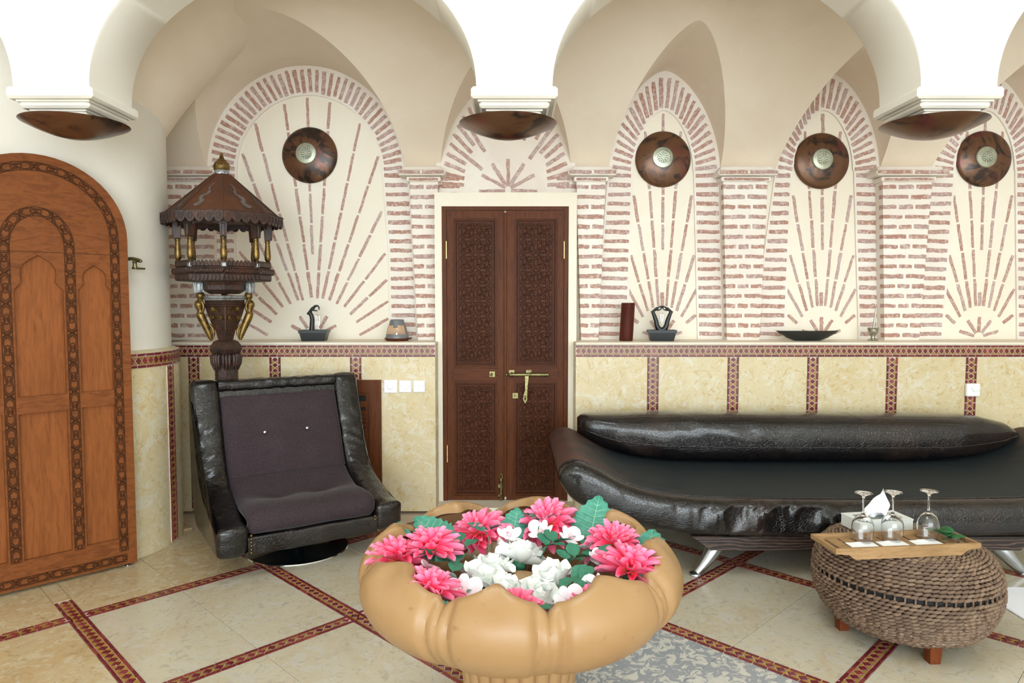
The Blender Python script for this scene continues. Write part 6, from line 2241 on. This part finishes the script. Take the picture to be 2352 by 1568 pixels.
mp = empty('mortar', (2.538, 4.955, ZO))
tag(mp, 'small pewter mortar on the ledge', 'mortar')
mb = MB(); mb.lathe([(.033, 0), (.035, .006), (.030, .012), (.014, .020), (.013, .028), (.022, .040), (.031, .056), (.036, .076), (.036, .084), (.039, .088), (.037, .092), (.031, .092), (.026, .06), (0, .04)], 28); mb.build('cup', M_pewter, mp, smooth=40)
pe = empty('pestle', (2.536, 4.955, ZO + .045))
tag(pe, 'slender pewter pestle standing in the mortar', 'pestle')
mb = MB()
mb.lathe([(0, 0), (.012, .004), (.015, .016), (.010, .03), (.0075, .05), (.0065, .10), (.0052, .16), (.0058, .175), (.004, .182), (.005, .19), (.003, .197), (0, .2)], 16, RY(radians(6)))
mb.build('rod', M_pewter, pe, smooth=40)

# ---- switches, thermostat, vent frame, wall latch
def switch(x, z, w, kind, lab):
    o = empty('light_switch', (x, YD, z)); tag(o, lab, 'switch')
    MB().box((0, -.006, 0), (w, .012, w), .004).build('plate', M_switch, o, smooth=30)
    if kind == 'dial':
        MB().box((0, -.0125, 0), (w * .62, .003, w * .62), .001).build('inner_plate', M_switch, o)
        MB().lathe([(.020, 0), (.020, .010), (.017, .013)], 28, T(0, -.013, 0) @ RX(pi / 2)).build('dial', M_switch, o, smooth=40)
    else:
        n = 1 if kind == 'one' else 2
        for k in range(n):
            MB().box(((k - (n - 1) / 2) * .020, -.0135, 0), (.040 / n - .001, .006, .038), .0015, 0).build('rocker', M_switch, o)
        for s in (-1, 1): MB().lathe([(.0022, 0), (.0018, .001)], 8, T(s * w * .38, -.012, 0) @ RX(pi / 2)).build('screw', M_dark, o)
switch(-.821, .861, .090, 'dial', 'white rotary dimmer, first of three wall switches')
switch(-.722, .861, .082, 'one', 'white single rocker switch between the dimmer and the double switch')
switch(-.628, .861, .080, 'two', 'white double rocker switch nearest the double door')
th = empty('thermostat', (3.110, YD, .838)); tag(th, 'white thermostat on the mosaic strip above the sofa', 'thermostat')
MB().box((0, -.014, 0), (.092, .028, .088), .006).build('case', M_switch, th, smooth=30)
MB().lathe([(.027, 0), (.027, .006), (.022, .009)], 28, T(.012, -.027, .014) @ RX(pi / 2)).build('dial', M_switch, th, smooth=40)
vf = empty('vent_frame', (-1.045, YD, 0)); tag(vf, 'brown wooden vent frame on the dado behind the armchair', 'vent')
MB().plate(rect(-.165, .160, .10, .905), [rect(-.085, .080, .18, .822)], -.026, .0).build('frame', M_mah_v, vf)
MB().plate(rect(-.088, .083, .177, .825), [rect(-.06, .058, .76, .80), rect(-.055, .053, .22, .72)], -.012, -.002).build('inner_frame', M_mah_v, vf)
MB().box((0, -.002, .5), (.165, .004, .64)).build('backing', M_dark, vf)
for k in range(16): MB().box((0, -.008, .235 + k * .030), (.108, .004, .024), .001, 0, None).build('slat', M_mah_h, vf, T(0, 0, 0))
wl = empty('wall_hook', (-2.045, 3.86, 1.645), radians(-18)); tag(wl, 'small brass door catch on the white wall beside the arched door', 'catch')
MB().box((-.008, .02, -.03), (.030, .07, .010), .003).build('base_plate', M_brass, wl)
mb = MB(); mb.lathe([(.011, -.03), (.013, -.022), (.010, -.015), (.010, .0), (.013, .004), (.011, .01)], 14, T(-.008, -.004, 0)); mb.build('post', M_brass, wl, smooth=40)
mb = MB(); mb.tube(catmull([(-.06, .0, .022), (-.02, -.004, .022), (.015, -.006, .014), (.034, -.006, .008)], 4), [.010] * 6 + [.011] * 4 + [.010] * 3, 10); mb.sphere((.036, -.006, .008), .008, 8, 6); mb.build('lever', M_brass, wl, smooth=60)
